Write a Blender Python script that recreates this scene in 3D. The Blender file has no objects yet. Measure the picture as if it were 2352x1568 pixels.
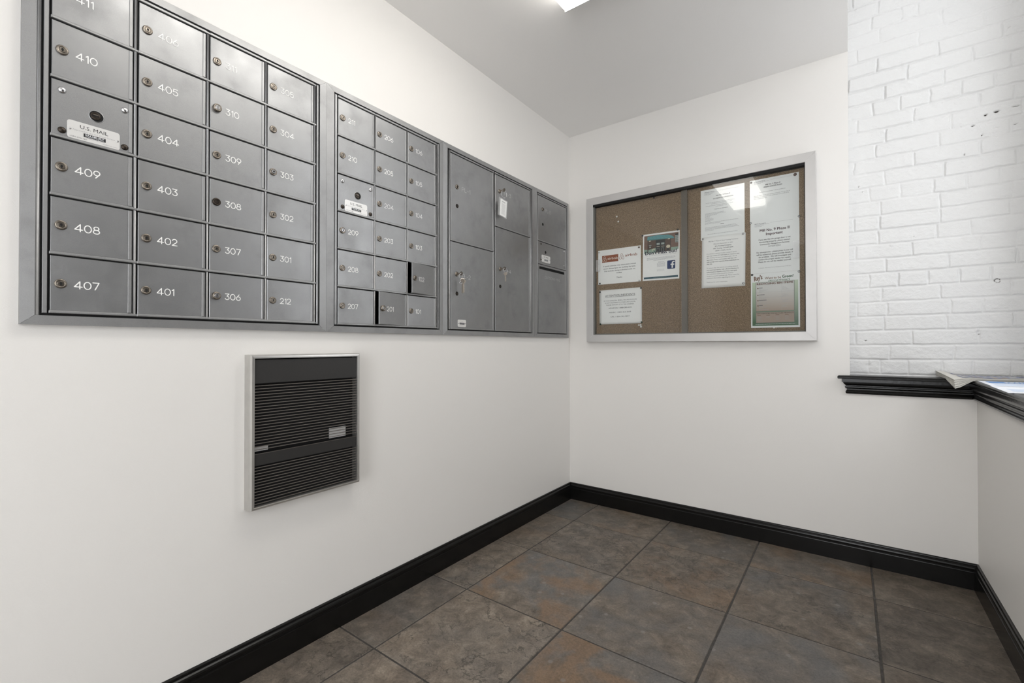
import bpy, bmesh, math, random
import numpy as np
from mathutils import Vector, Matrix
random.seed(7); np.random.seed(7)
S = bpy.context.scene
COL = S.collection
H = 2.44
# ---------------------------------------------------------------- camera
def set_camera():
    f, yaw, p, r, cx, cy, cz = 1043.1641, 0.63740, 0.00833, -0.00091, 1.5157, -2.7053, 1.0299
    fw = Vector((-math.sin(yaw)*math.cos(p), math.cos(yaw)*math.cos(p), math.sin(p)))
    rt = Vector((math.cos(yaw), math.sin(yaw), 0)); up = rt.cross(fw)
    c, s = math.cos(r), math.sin(r)
    rt, up = c*rt + s*up, -s*rt + c*up
    cd = bpy.data.cameras.new('camera'); cam = bpy.data.objects.new('camera', cd); COL.objects.link(cam)
    cd.sensor_width = 36; cd.lens = f/2352*36; cd.clip_start = .02; cd.clip_end = 60
    m = Matrix.Identity(4)
    for i in range(3): m[i][0], m[i][1], m[i][2] = rt[i], up[i], -fw[i]
    m[0][3], m[1][3], m[2][3] = cx, cy, cz
    cam.matrix_world = m; S.camera = cam
set_camera()
# ---------------------------------------------------------------- world, window and added fill openings, exposure
W = bpy.data.worlds.new('sky'); S.world = W; W.use_nodes = True
bgn = W.node_tree.nodes['Background']
bgn.inputs[0].default_value = (.96, .975, 1, 1); bgn.inputs[1].default_value = 5.2
def opening_portal(name, loc, rot, sx, sy):
    l = bpy.data.lights.new(name, 'AREA'); l.shape = 'RECTANGLE'; l.size = sx; l.size_y = sy
    o = bpy.data.objects.new(name, l); COL.objects.link(o); o.location = loc; o.rotation_euler = rot
    l.cycles.is_portal = True
opening_portal('daylight_side_window', (2.2, -.50, 1.97), (0, math.radians(90), 0), 1.86, .40)
opening_portal('fill_side_opening', (2.2, -3.15, 1.10), (0, math.radians(90), 0), 2.2, .35)  # added opening out of view, lets in extra sky fill
opening_portal('fill_rear_opening', (1.6, -5.14, 1.2), (math.radians(90), 0, 0), 1.1, 2.4)  # opening added behind the camera for frontal fill on the back wall
LIGHT_E = 5.7
S.view_settings.view_transform = 'Standard'; S.view_settings.look = 'None'
S.view_settings.gamma = 1; S.view_settings.use_curve_mapping = False
S.view_settings.exposure = 0.32
# ---------------------------------------------------------------- materials
def nmat(name):
    m = bpy.data.materials.new(name); m.use_nodes = True
    nt = m.node_tree; b = nt.nodes['Principled BSDF']
    return m, nt, b
def N(nt, t, **kw):
    n = nt.nodes.new(t)
    for k, v in kw.items():
        if k.startswith('i_'):
            key = k[2:]; key = int(key) if key.isdigit() else key
            n.inputs[key].default_value = v
        else: setattr(n, k, v)
    return n
def ramp(nt, fac, stops):
    r = nt.nodes.new('ShaderNodeValToRGB'); e = r.color_ramp.elements
    while len(e) < len(stops): e.new(.5)
    for i, (p, c) in enumerate(stops):
        e[i].position = p; e[i].color = (*c, 1) if len(c) == 3 else c
    nt.links.new(fac, r.inputs[0]); return r
def mixc(nt, fac, a, b, mode='MIX'):
    m = nt.nodes.new('ShaderNodeMix'); m.data_type = 'RGBA'; m.blend_type = mode
    for sock, val in ((m.inputs[0], fac), (m.inputs[6], a), (m.inputs[7], b)):
        if hasattr(val, 'is_linked') or hasattr(val, 'links'): nt.links.new(val, sock)
        elif isinstance(val, (int, float)): sock.default_value = val
        else: sock.default_value = (*val, 1)
    return m.outputs[2]
def plain(name, col, rough=.5, metal=0, spec=.5, var=0, scale=20, bump=0, bscale=200, coat=0):
    m, nt, b = nmat(name)
    b.inputs['Base Color'].default_value = (*col, 1); b.inputs['Roughness'].default_value = rough
    b.inputs['Metallic'].default_value = metal; b.inputs['Specular IOR Level'].default_value = spec
    b.inputs['Coat Weight'].default_value = coat
    tc = N(nt, 'ShaderNodeTexCoord')
    if var:
        n = N(nt, 'ShaderNodeTexNoise', i_Scale=scale, i_Detail=4.0); nt.links.new(tc.outputs['Object'], n.inputs['Vector'])
        r = ramp(nt, n.outputs[0], [(.3, tuple(c*(1-var) for c in col)), (.7, tuple(min(1, c*(1+var)) for c in col))])
        nt.links.new(r.outputs[0], b.inputs['Base Color'])
    if bump:
        n = N(nt, 'ShaderNodeTexNoise', i_Scale=bscale, i_Detail=3.0); nt.links.new(tc.outputs['Object'], n.inputs['Vector'])
        bp = N(nt, 'ShaderNodeBump', i_Strength=bump, i_Distance=.002)
        nt.links.new(n.outputs[0], bp.inputs['Height']); nt.links.new(bp.outputs[0], b.inputs['Normal'])
    return m
def wall_paint(name, col, rough=.45):
    m, nt, b = nmat(name)
    tc = N(nt, 'ShaderNodeTexCoord')
    b.inputs['Base Color'].default_value = (*col, 1); b.inputs['Roughness'].default_value = rough
    b.inputs['Specular IOR Level'].default_value = .3
    n = N(nt, 'ShaderNodeTexNoise', i_Scale=260.0, i_Detail=2.0); n2 = N(nt, 'ShaderNodeTexNoise', i_Scale=9.0, i_Detail=5.0)
    mp = N(nt, 'ShaderNodeMapping'); mp.inputs['Scale'].default_value = (1, 1, 3.0)
    nt.links.new(tc.outputs['Object'], mp.inputs['Vector'])
    nt.links.new(mp.outputs[0], n.inputs['Vector']); nt.links.new(tc.outputs['Object'], n2.inputs['Vector'])
    ad = N(nt, 'ShaderNodeMath', operation='MULTIPLY_ADD'); ad.inputs[1].default_value = 2.5
    nt.links.new(n2.outputs[0], ad.inputs[0]); nt.links.new(n.outputs[0], ad.inputs[2])
    bp = N(nt, 'ShaderNodeBump', i_Strength=.32, i_Distance=.001)
    nt.links.new(ad.outputs[0], bp.inputs['Height']); nt.links.new(bp.outputs[0], b.inputs['Normal'])
    return m
def mailbox_metal(name, col, rough, metal):
    m, nt, b = nmat(name); tc = N(nt, 'ShaderNodeTexCoord')
    oi = N(nt, 'ShaderNodeObjectInfo')
    va = N(nt, 'ShaderNodeVectorMath', operation='ADD'); cb = N(nt, 'ShaderNodeCombineXYZ')
    mu = N(nt, 'ShaderNodeMath', operation='MULTIPLY'); mu.inputs[1].default_value = 40
    nt.links.new(oi.outputs['Random'], mu.inputs[0]); nt.links.new(mu.outputs[0], cb.inputs[0])
    nt.links.new(tc.outputs['Object'], va.inputs[0]); nt.links.new(cb.outputs[0], va.inputs[1])
    n = N(nt, 'ShaderNodeTexNoise', i_Scale=9.0, i_Detail=5.0, i_Roughness=.6); nt.links.new(va.outputs[0], n.inputs['Vector'])
    f = N(nt, 'ShaderNodeTexNoise', i_Scale=1500.0, i_Detail=1.0); nt.links.new(va.outputs[0], f.inputs['Vector'])
    r = ramp(nt, n.outputs[0], [(.3, tuple(c*.86 for c in col)), (.45, tuple(c*.98 for c in col)), (.75, tuple(c*1.05 for c in col))])
    fr = ramp(nt, f.outputs[0], [(.3, (.9, .9, .9)), (.7, (1.1, 1.1, 1.1))])
    nt.links.new(mixc(nt, 1.0, r.outputs[0], fr.outputs[0], 'MULTIPLY'), b.inputs['Base Color'])
    rr = ramp(nt, n.outputs[0], [(.3, (rough+.08,)*3), (.7, (rough-.04,)*3)]); nt.links.new(rr.outputs[0], b.inputs['Roughness'])
    b.inputs['Metallic'].default_value = metal
    return m
def cork_material():
    m, nt, b = nmat('cork'); tc = N(nt, 'ShaderNodeTexCoord')
    v = N(nt, 'ShaderNodeTexVoronoi', i_Scale=420.0); n = N(nt, 'ShaderNodeTexNoise', i_Scale=260.0, i_Detail=4.0)
    nt.links.new(tc.outputs['Object'], v.inputs['Vector']); nt.links.new(tc.outputs['Object'], n.inputs['Vector'])
    c1 = ramp(nt, v.outputs['Color'], [(0, (.17, .12, .072)), (.5, (.275, .20, .13)), (1, (.37, .28, .19))])
    c2 = ramp(nt, n.outputs[0], [(.35, (.5, .48, .46)), (.6, (1.12, 1.1, 1.08))])
    nt.links.new(mixc(nt, .8, c1.outputs[0], c2.outputs[0], 'MULTIPLY'), b.inputs['Base Color'])
    b.inputs['Roughness'].default_value = .9
    bp = N(nt, 'ShaderNodeBump', i_Strength=.4, i_Distance=.001); nt.links.new(n.outputs[0], bp.inputs['Height']); nt.links.new(bp.outputs[0], b.inputs['Normal'])
    return m
def glass_material(name, k=.05, rough=0.0):
    m = bpy.data.materials.new(name); m.use_nodes = True; nt = m.node_tree; nt.nodes.clear()
    o = nt.nodes.new('ShaderNodeOutputMaterial'); mx = nt.nodes.new('ShaderNodeMixShader')
    t = N(nt, 'ShaderNodeBsdfTransparent'); t.inputs[0].default_value = (.975, .985, .98, 1)
    g = N(nt, 'ShaderNodeBsdfGlossy'); g.inputs['Roughness'].default_value = rough
    lw = N(nt, 'ShaderNodeFresnel'); lw.inputs[0].default_value = 1.5
    mm = N(nt, 'ShaderNodeMath', operation='MULTIPLY_ADD'); mm.inputs[1].default_value = .8; mm.inputs[2].default_value = k*.1
    nt.links.new(lw.outputs[0], mm.inputs[0]); nt.links.new(mm.outputs[0], mx.inputs[0])
    nt.links.new(t.outputs[0], mx.inputs[1]); nt.links.new(g.outputs[0], mx.inputs[2]); nt.links.new(mx.outputs[0], o.inputs[0])
    return m
def emit(name, col, e):
    m, nt, b = nmat(name); b.inputs['Base Color'].default_value = (.8, .8, .8, 1)
    b.inputs['Emission Color'].default_value = (*col, 1); b.inputs['Emission Strength'].default_value = e
    return m
def brick_material():
    m, nt, b = nmat('painted_brick'); tc = N(nt, 'ShaderNodeTexCoord')
    n = N(nt, 'ShaderNodeTexNoise', i_Scale=70.0, i_Detail=6.0, i_Roughness=.6); n2 = N(nt, 'ShaderNodeTexNoise', i_Scale=350.0, i_Detail=2.0)
    for q in (n, n2): nt.links.new(tc.outputs['Object'], q.inputs['Vector'])
    at = N(nt, 'ShaderNodeAttribute', attribute_name='hole')
    r = ramp(nt, at.outputs['Fac'], [(0, (.76, .762, .758)), (.55, (.72, .72, .71)), (1, (.05, .04, .035))])
    nt.links.new(r.outputs[0], b.inputs['Base Color']); b.inputs['Roughness'].default_value = .5; b.inputs['Specular IOR Level'].default_value = .3
    ad = N(nt, 'ShaderNodeMath', operation='MULTIPLY_ADD'); ad.inputs[1].default_value = 2.0
    nt.links.new(n.outputs[0], ad.inputs[0]); nt.links.new(n2.outputs[0], ad.inputs[2])
    bp = N(nt, 'ShaderNodeBump', i_Strength=.55, i_Distance=.0022); nt.links.new(ad.outputs[0], bp.inputs['Height']); nt.links.new(bp.outputs[0], b.inputs['Normal'])
    return m
def slate_material():
    m, nt, b = nmat('slate_tile'); L = nt.links.new
    tc = N(nt, 'ShaderNodeTexCoord')
    aS = N(nt, 'ShaderNodeAttribute', attribute_name='seed'); aR = N(nt, 'ShaderNodeAttribute', attribute_name='rust')
    aE = N(nt, 'ShaderNodeAttribute', attribute_name='relief'); aT = N(nt, 'ShaderNodeAttribute', attribute_name='tone'); aB = N(nt, 'ShaderNodeAttribute', attribute_name='blue')
    cb = N(nt, 'ShaderNodeCombineXYZ'); L(aS.outputs['Fac'], cb.inputs[2]); L(aS.outputs['Fac'], cb.inputs[0])
    v = N(nt, 'ShaderNodeVectorMath', operation='ADD'); L(tc.outputs['Object'], v.inputs[0]); L(cb.outputs[0], v.inputs[1])
    big = N(nt, 'ShaderNodeTexNoise', i_Scale=3.6, i_Detail=5.0, i_Roughness=.6, i_Distortion=.6)
    mid = N(nt, 'ShaderNodeTexNoise', i_Scale=15.0, i_Detail=10.0, i_Roughness=.74, i_Distortion=.5)
    fine = N(nt, 'ShaderNodeTexNoise', i_Scale=150.0, i_Detail=6.0, i_Roughness=.8)
    for n in (big, mid, fine): L(v.outputs[0], n.inputs['Vector'])
    base = ramp(nt, mid.outputs[0], [(.30, (.070, .056, .044)), (.43, (.128, .106, .084)), (.56, (.188, .157, .125)), (.72, (.30, .252, .20))])
    cool = ramp(nt, big.outputs[0], [(.42, (0, 0, 0)), (.62, (1, 1, 1))])
    mb = N(nt, 'ShaderNodeMath', operation='MULTIPLY'); L(cool.outputs[0], mb.inputs[0]); L(aB.outputs['Fac'], mb.inputs[1])
    mbb = N(nt, 'ShaderNodeMath', operation='MULTIPLY'); L(mb.outputs[0], mbb.inputs[0]); mbb.inputs[1].default_value = .7
    c1 = mixc(nt, mbb.outputs[0], base.outputs[0], (.125, .128, .13))
    off = N(nt, 'ShaderNodeVectorMath', operation='ADD'); off.inputs[1].default_value = (7.3, 2.1, 4); L(v.outputs[0], off.inputs[0])
    big2 = N(nt, 'ShaderNodeTexNoise', i_Scale=4.6, i_Detail=4.0, i_Roughness=.6, i_Distortion=.4); L(off.outputs[0], big2.inputs['Vector'])
    rs = ramp(nt, big2.outputs[0], [(.47, (0, 0, 0)), (.62, (1, 1, 1))])
    mr = N(nt, 'ShaderNodeMath', operation='MULTIPLY'); L(rs.outputs[0], mr.inputs[0]); L(aR.outputs['Fac'], mr.inputs[1])
    mrr = N(nt, 'ShaderNodeMath', operation='MULTIPLY'); L(mr.outputs[0], mrr.inputs[0]); mrr.inputs[1].default_value = .62
    c2 = mixc(nt, mrr.outputs[0], c1, (.225, .135, .07))
    ff = ramp(nt, fine.outputs[0], [(.3, (.62, .62, .62)), (.7, (1.36, 1.36, 1.36))])
    c3 = mixc(nt, 1.0, c2, ff.outputs[0], 'MULTIPLY')
    # dark relief cracks: contour lines of a distorted noise
    cr = N(nt, 'ShaderNodeTexNoise', i_Scale=4.2, i_Detail=7.0, i_Roughness=.62, i_Distortion=.25); L(off.outputs[0], cr.inputs['Vector'])
    st = N(nt, 'ShaderNodeMath', operation='MULTIPLY'); st.inputs[1].default_value = 7.0; L(cr.outputs[0], st.inputs[0])
    fr = N(nt, 'ShaderNodeMath', operation='FRACT'); L(st.outputs[0], fr.inputs[0])
    ln = ramp(nt, fr.outputs[0], [(0, (1, 1, 1)), (.05, (.5, .5, .5)), (.13, (0, 0, 0)), (.985, (0, 0, 0)), (1, (1, 1, 1))])
    cq = N(nt, 'ShaderNodeTexNoise', i_Scale=2.4, i_Detail=9.0, i_Roughness=.6, i_Distortion=.15); L(v.outputs[0], cq.inputs['Vector'])
    s_ = N(nt, 'ShaderNodeMath', operation='MULTIPLY'); s_.inputs[1].default_value = 6.0; L(cq.outputs[0], s_.inputs[0])
    f_ = N(nt, 'ShaderNodeMath', operation='FRACT'); L(s_.outputs[0], f_.inputs[0])
    l2 = ramp(nt, f_.outputs[0], [(0, (1, 1, 1)), (.025, (.8, .8, .8)), (.06, (0, 0, 0)), (.99, (0, 0, 0)), (1, (1, 1, 1))])
    g2 = ramp(nt, mid.outputs[0], [(.36, (0, 0, 0)), (.48, (1, 1, 1))])
    w2_ = N(nt, 'ShaderNodeMath', operation='MULTIPLY'); L(l2.outputs[0], w2_.inputs[0]); L(g2.outputs[0], w2_.inputs[1])
    gate = ramp(nt, big.outputs[0], [(.40, (0, 0, 0)), (.52, (1, 1, 1))])
    m1 = N(nt, 'ShaderNodeMath', operation='MULTIPLY'); L(ln.outputs[0], m1.inputs[0]); L(gate.outputs[0], m1.inputs[1])
    mx_ = N(nt, 'ShaderNodeMath', operation='MAXIMUM'); L(m1.outputs[0], mx_.inputs[0]); L(w2_.outputs[0], mx_.inputs[1])
    m2 = N(nt, 'ShaderNodeMath', operation='MULTIPLY'); L(mx_.outputs[0], m2.inputs[0]); L(aE.outputs['Fac'], m2.inputs[1])
    m2b = N(nt, 'ShaderNodeMath', operation='MULTIPLY'); L(m2.outputs[0], m2b.inputs[0]); m2b.inputs[1].default_value = .8
    c4 = mixc(nt, m2b.outputs[0], c3, (.03, .025, .02))
    tn = N(nt, 'ShaderNodeVectorMath', operation='SCALE'); L(c4, tn.inputs[0]); L(aT.outputs['Fac'], tn.inputs['Scale'])
    vo = N(nt, 'ShaderNodeTexVoronoi', i_Scale=5.5, voronoi_dimensions='2D'); L(v.outputs[0], vo.inputs['Vector'])
    dis = N(nt, 'ShaderNodeMath', operation='MULTIPLY_ADD'); dis.inputs[1].default_value = .12; L(fine.outputs[0], dis.inputs[0]); L(vo.outputs['Distance'], dis.inputs[2])
    sp = ramp(nt, dis.outputs[0], [(.095, (1, 1, 1)), (.11, (0, 0, 0))])
    s2 = N(nt, 'ShaderNodeMath', operation='MULTIPLY'); L(sp.outputs[0], s2.inputs[0]); L(aB.outputs['Fac'], s2.inputs[1])
    s3 = N(nt, 'ShaderNodeMath', operation='MULTIPLY'); L(s2.outputs[0], s3.inputs[0]); s3.inputs[1].default_value = .55
    L(mixc(nt, s3.outputs[0], tn.outputs[0], (.27, .26, .24)), b.inputs['Base Color'])
    rg = ramp(nt, mid.outputs[0], [(.3, (.5,)*3), (.7, (.36,)*3)]); L(rg.outputs[0], b.inputs['Roughness'])
    b.inputs['Specular IOR Level'].default_value = .45
    h1 = N(nt, 'ShaderNodeMath', operation='FLOOR'); L(st.outputs[0], h1.inputs[0])
    h2 = N(nt, 'ShaderNodeMath', operation='MULTIPLY'); L(h1.outputs[0], h2.inputs[0]); h2.inputs[1].default_value = 1.1
    fl2 = N(nt, 'ShaderNodeMath', operation='FLOOR'); L(s_.outputs[0], fl2.inputs[0])
    h2c = N(nt, 'ShaderNodeMath', operation='MULTIPLY_ADD'); L(mid.outputs[0], h2c.inputs[0]); h2c.inputs[1].default_value = 1.0; L(fl2.outputs[0], h2c.inputs[2])
    h3 = N(nt, 'ShaderNodeMath', operation='ADD'); L(h2.outputs[0], h3.inputs[0]); L(h2c.outputs[0], h3.inputs[1])
    h4 = N(nt, 'ShaderNodeMath', operation='MULTIPLY'); L(h3.outputs[0], h4.inputs[0]); L(aE.outputs['Fac'], h4.inputs[1])
    h5 = N(nt, 'ShaderNodeMath', operation='MULTIPLY_ADD'); L(fine.outputs[0], h5.inputs[0]); h5.inputs[1].default_value = .16; L(h4.outputs[0], h5.inputs[2])
    bp = N(nt, 'ShaderNodeBump', i_Strength=1.0, i_Distance=.005); L(h5.outputs[0], bp.inputs['Height']); L(bp.outputs[0], b.inputs['Normal'])
    return m
M = {}
M['wall'] = wall_paint('warm_white_wall_paint', (.83, .813, .785))
M['ceil'] = wall_paint('ceiling_paint', (.91, .90, .885), .6)
M['black_trim'] = plain('black_gloss_trim', (.006, .0057, .0053), .24, spec=.28, bump=.25, bscale=60, var=.2)
M['grout'] = plain('grey_grout', (.06, .055, .05), .85, var=.3, scale=60, bump=.4, bscale=300)
M['slate'] = slate_material(); M['brick'] = brick_material(); M['cork'] = cork_material()
M['box'] = mailbox_metal('grey_aluminium_paint', (.352, .356, .361), .42, .94)
M['boxframe'] = mailbox_metal('grey_aluminium_extrusion', (.38, .383, .386), .46, .9)
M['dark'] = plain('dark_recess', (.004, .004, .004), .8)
M['nickel'] = plain('aged_nickel', (.27, .24, .205), .3, 1, var=.2, scale=300)
M['nickel_dark'] = plain('dark_bronze', (.06, .05, .042), .35, 1, var=.3, scale=300)
M['chrome'] = plain('bright_chrome', (.62, .62, .63), .24, 1)
M['steel'] = plain('polished_steel', (.33, .33, .335), .2, 1)
M['white_paint'] = plain('white_lettering', (.95, .95, .93), .6)
M['faint_paint'] = plain('worn_white_lettering', (.62, .62, .62), .5)
M['mid_paint'] = plain('faded_white_lettering', (.78, .78, .78), .5)
M['plate'] = plain('brushed_nameplate', (.78, .775, .76), .35, .3)
M['ink'] = plain('black_ink', (.02, .02, .022), .6)
M['ink_mid'] = plain('dark_grey_ink', (.13, .13, .14), .6)
M['ink_soft'] = plain('grey_ink', (.40, .40, .41), .6)
M['alu'] = plain('satin_aluminium', (.56, .55, .54), .45, .45, var=.04, scale=8)
M['heater_alu'] = plain('heater_aluminium', (.58, .57, .55), .3, .85, var=.05, scale=30)
M['paper'] = plain('white_paper', (.86, .865, .85), .6, spec=.3)
M['sleeve'] = plain('paper_in_plastic_sleeve', (.84, .86, .855), .12, spec=.6, coat=.4, bump=.25, bscale=26)
M['glass'] = glass_material('display_case_glass')
M['acrylic'] = plain('clear_acrylic', (.75, .76, .76), .08, spec=.8)
M['acrylic'].node_tree.nodes['Principled BSDF'].inputs['Alpha'].default_value = .22
M['divider'] = plain('bronze_divider', (.13, .108, .082), .55, .1)
M['grille'] = plain('charcoal_enamel', (.032, .031, .030), .42, .2, bump=.1, bscale=900)
M['slat'] = plain('bronze_slat', (.16, .142, .126), .42, .45, var=.15, scale=40)
M['reflect_dark'] = plain('dark_reflection_board', (.035, .033, .03), .4, .3)  # for the added dark panel mirrored in the mailbox metal
M['reflect_dark_inset'] = plain('dark_reflection_inset', (.05, .048, .045), .35, .3)  # insets of the added dark panel, out of view
M['news'] = plain('newsprint', (.66, .645, .60), .8, var=.04, scale=40)
M['lamp'] = emit('lit_diffuser', (1, .965, .91), LIGHT_E)
M['lampwhite'] = plain('white_enamel', (.8, .8, .79), .4)
def ink(name, c, r=.6): M[name] = plain(name, c, r)
ink('logo_red', (.27, .085, .04)); ink('logo_cream', (.74, .66, .58)); ink('navy', (.008, .03, .115)); ink('title_navy', (.008, .012, .035)); ink('teal_bar', (.02, .075, .10))
ink('brick_print', (.19, .115, .085)); ink('brick_print_dark', (.085, .05, .035)); ink('awning_print', (.10, .30, .32)); ink('awning_dark', (.05, .17, .17)); ink('door_print', (.012, .013, .014)); ink('sage_print', (.26, .36, .29)); ink('glow_print', (.6, .55, .42)); ink('pane_print', (.33, .38, .36)); ink('post_print', (.05, .04, .035))
ink('brown_ink', (.12, .05, .025)); ink('tan_ink', (.22, .13, .08)); ink('green_ink', (.015, .085, .03)); ink('maroon_ink', (.05, .012, .02))
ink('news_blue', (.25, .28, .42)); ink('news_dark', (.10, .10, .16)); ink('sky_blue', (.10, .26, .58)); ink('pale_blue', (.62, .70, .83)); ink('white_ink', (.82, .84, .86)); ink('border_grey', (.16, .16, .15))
ink('flyer_paper', (.82, .85, .9))
def gradient_print(name, top, bot, z0, z1):
    m, nt, b = nmat(name); tc = N(nt, 'ShaderNodeTexCoord'); sx = N(nt, 'ShaderNodeSeparateXYZ'); nt.links.new(tc.outputs['Object'], sx.inputs[0])
    mr = N(nt, 'ShaderNodeMapRange'); mr.inputs[1].default_value = z0; mr.inputs[2].default_value = z1; nt.links.new(sx.outputs[2], mr.inputs[0])
    r = ramp(nt, mr.outputs[0], [(0, bot), (1, top)]); nt.links.new(r.outputs[0], b.inputs['Base Color']); b.inputs['Roughness'].default_value = .3
    M[name] = m
gradient_print('green_fade', (.52, .62, .47), (.008, .085, .015), .03, .235)
gradient_print('tan_fade', (.62, .62, .60), (.34, .25, .18), .08, .20)
ink('tan_panel', (.40, .32, .26))
# ---------------------------------------------------------------- mesh builder
FR = {'L': lambda u, v, d: (d, u, v), 'B': lambda u, v, d: (u, -d, v), 'U': lambda u, v, d: (u, v, d), 'R': lambda u, v, d: (-d, -u, v)}
class MB:
    def __init__(s, fr='U'): s.v = []; s.f = []; s.m = []; s.mats = []; s.fr = FR[fr]; s.sm = []; s.q = 0
    def mi(s, mat):
        if mat not in s.mats: s.mats.append(mat)
        return s.mats.index(mat)
    def add(s, vs, fs, mat, smooth=False):
        o = len(s.v); s.v += [tuple(p) for p in vs]; i = s.mi(mat)
        for f in fs: s.f.append([o+k for k in f]); s.m.append(i); s.sm.append(smooth)
    def box(s, a, b, mat):
        (x0, y0, z0), (x1, y1, z1) = a, b
        vs = [(x0, y0, z0), (x1, y0, z0), (x1, y1, z0), (x0, y1, z0), (x0, y0, z1), (x1, y0, z1), (x1, y1, z1), (x0, y1, z1)]
        s.add(vs, [(3, 2, 1, 0), (4, 5, 6, 7), (0, 1, 5, 4), (1, 2, 6, 5), (2, 3, 7, 6), (3, 0, 4, 7)], mat)
    def cbox(s, a, b, c, mat):       # box with a chamfered front (d = high) rim
        (x0, y0, z0), (x1, y1, z1) = a, b
        vs = [(x0, y0, z0), (x1, y0, z0), (x1, y1, z0), (x0, y1, z0), (x0, y0, z1-c), (x1, y0, z1-c), (x1, y1, z1-c), (x0, y1, z1-c), (x0+c, y0+c, z1), (x1-c, y0+c, z1), (x1-c, y1-c, z1), (x0+c, y1-c, z1)]
        fs = [(3, 2, 1, 0), (8, 9, 10, 11)]
        for k in range(4):
            n = (k+1) % 4; fs += [(k, n, 4+n, 4+k), (4+k, 4+n, 8+n, 8+k)]
        s.add(vs, fs, mat)
    def prism(s, pts, d0, d1, mat):    # polygon in (u,v) counter-clockwise, extruded d0..d1
        n = len(pts); vs = [(x, y, d0) for x, y in pts] + [(x, y, d1) for x, y in pts]
        s.add(vs, [tuple(range(n))[::-1], tuple(range(n, 2*n))] + [(k, (k+1) % n, n+(k+1) % n, n+k) for k in range(n)], mat)
    def flat(s, pts, d, mat): s.add([(x, y, d) for x, y in pts], [tuple(range(len(pts)))], mat)
    def rect(s, u0, v0, u1, v1, d, mat): s.flat([(u0, v0), (u1, v0), (u1, v1), (u0, v1)], d, mat)
    def lathe(s, c, prof, mat, n=24, axis='d', closed=True):   # prof: (radius, height along d)
        vs = []; fs = []
        for r, h in prof:
            for k in range(n):
                a = 2*math.pi*k/n; vs.append((c[0]+r*math.cos(a), c[1]+r*math.sin(a), c[2]+h))
        for j in range(len(prof)-1):
            for k in range(n):
                fs.append((j*n+k, j*n+(k+1) % n, (j+1)*n+(k+1) % n, (j+1)*n+k))
        s.add(vs, fs, mat, True)
        if closed: s.add([(c[0]+prof[-1][0]*math.cos(2*math.pi*k/n), c[1]+prof[-1][0]*math.sin(2*math.pi*k/n), c[2]+prof[-1][1]) for k in range(n)], [tuple(range(n))], mat)
    def sweep(s, prof, p0, p1, mat, up=(0, 0, 1), side=None, caps=True, smooth=False):
        # prof: list (a,b): a along side, b along up; from p0 to p1 (world frame, may have per-end shear via list of points)
        n = len(prof); vs = []
        for P, sd in ((p0, side[0]), (p1, side[1])):
            for a, b in prof: vs.append(tuple(P[i] + sd[i]*a + up[i]*b for i in range(3)))
        fs = [(k, (k+1) % n, n+(k+1) % n, n+k) for k in range(n)]
        if caps: fs += [tuple(range(n))[::-1], tuple(range(n, 2*n))]
        s.add(vs, fs, mat, smooth)
    def tube(s, pts, r, mat, n=8, closed=False):
        P = [Vector(p) for p in pts]; m = len(P); vs = []; fs = []
        for i in range(m):
            t = (P[(i+1) % m]-P[i-1]) if closed else (P[min(i+1, m-1)]-P[max(i-1, 0)])
            t.normalize(); a = Vector((0, 0, 1)) if abs(t.z) < .9 else Vector((1, 0, 0))
            x = t.cross(a).normalized(); y = t.cross(x)
            for k in range(n):
                q = P[i] + r*(math.cos(2*math.pi*k/n)*x + math.sin(2*math.pi*k/n)*y); vs.append(tuple(q))
        for i in range(m if closed else m-1):
            j = (i+1) % m
            for k in range(n): fs.append((i*n+k, i*n+(k+1) % n, j*n+(k+1) % n, j*n+k))
        if not closed: fs += [tuple(range(n)), tuple(range((m-1)*n, m*n))[::-1]]
        s.add(vs, fs, mat, True)
    def stroke(s, pts, w, d, mat, closed=False):   # flat ribbon with round joints, printed/engraved lines
        h = w/2; n = len(pts)
        for i in range(n if closed else n-1):
            (x0, y0), (x1, y1) = pts[i], pts[(i+1) % n]; l = math.hypot(x1-x0, y1-y0)
            if l < 1e-9: continue
            nx, ny = -(y1-y0)/l*h, (x1-x0)/l*h
            s.q = (s.q+1) % 90; s.flat([(x0-nx, y0-ny), (x1-nx, y1-ny), (x1+nx, y1+ny), (x0+nx, y0+ny)], d+s.q*1.2e-6, mat)
        for i, (x, y) in enumerate(pts):
            s.flat([(x+h*math.cos(k*math.pi/4), y+h*math.sin(k*math.pi/4)) for k in range(8)], d+1.2e-4+i*1.2e-6, mat)
    def text(s, txt, u, v, size, d, mat, align='LEFT', bold=0, sx=1.0, rot=0, width=None, shear=0):
        c = bpy.data.curves.new('t', 'FONT'); c.body = txt; c.size = 1; c.align_x = 'LEFT'; c.resolution_u = 2; c.shear = shear
        o = bpy.data.objects.new('t', c); me = bpy.data.meshes.new_from_object(o)
        if not len(me.vertices): return
        xs = [q.co.x for q in me.vertices]; w = max(xs)-min(xs); mn = min(xs)
        if width: sx = width/(w*size)
        W_ = w*size*sx; ox = {'LEFT': 0, 'CENTER': -W_/2, 'RIGHT': -W_}[align]
        ca, sa = math.cos(rot), math.sin(rot)
        for n, (bx, by) in enumerate([(0, 0)] if not bold else [(-bold, -bold*.5), (bold, -bold*.5), (0, bold*.6), (0, 0)]):      # bold = overprinted copies
            pts = []
            for q in me.vertices:
                x = (q.co.x-mn+bx)*size*sx + ox; y = (q.co.y+by)*size
                pts.append((u + x*ca - y*sa, v + x*sa + y*ca, d+n*1.5e-5))
            s.add(pts, [tuple(f.vertices) for f in me.polygons], mat)
        bpy.data.meshes.remove(me); bpy.data.objects.remove(o); bpy.data.curves.remove(c)
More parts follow.
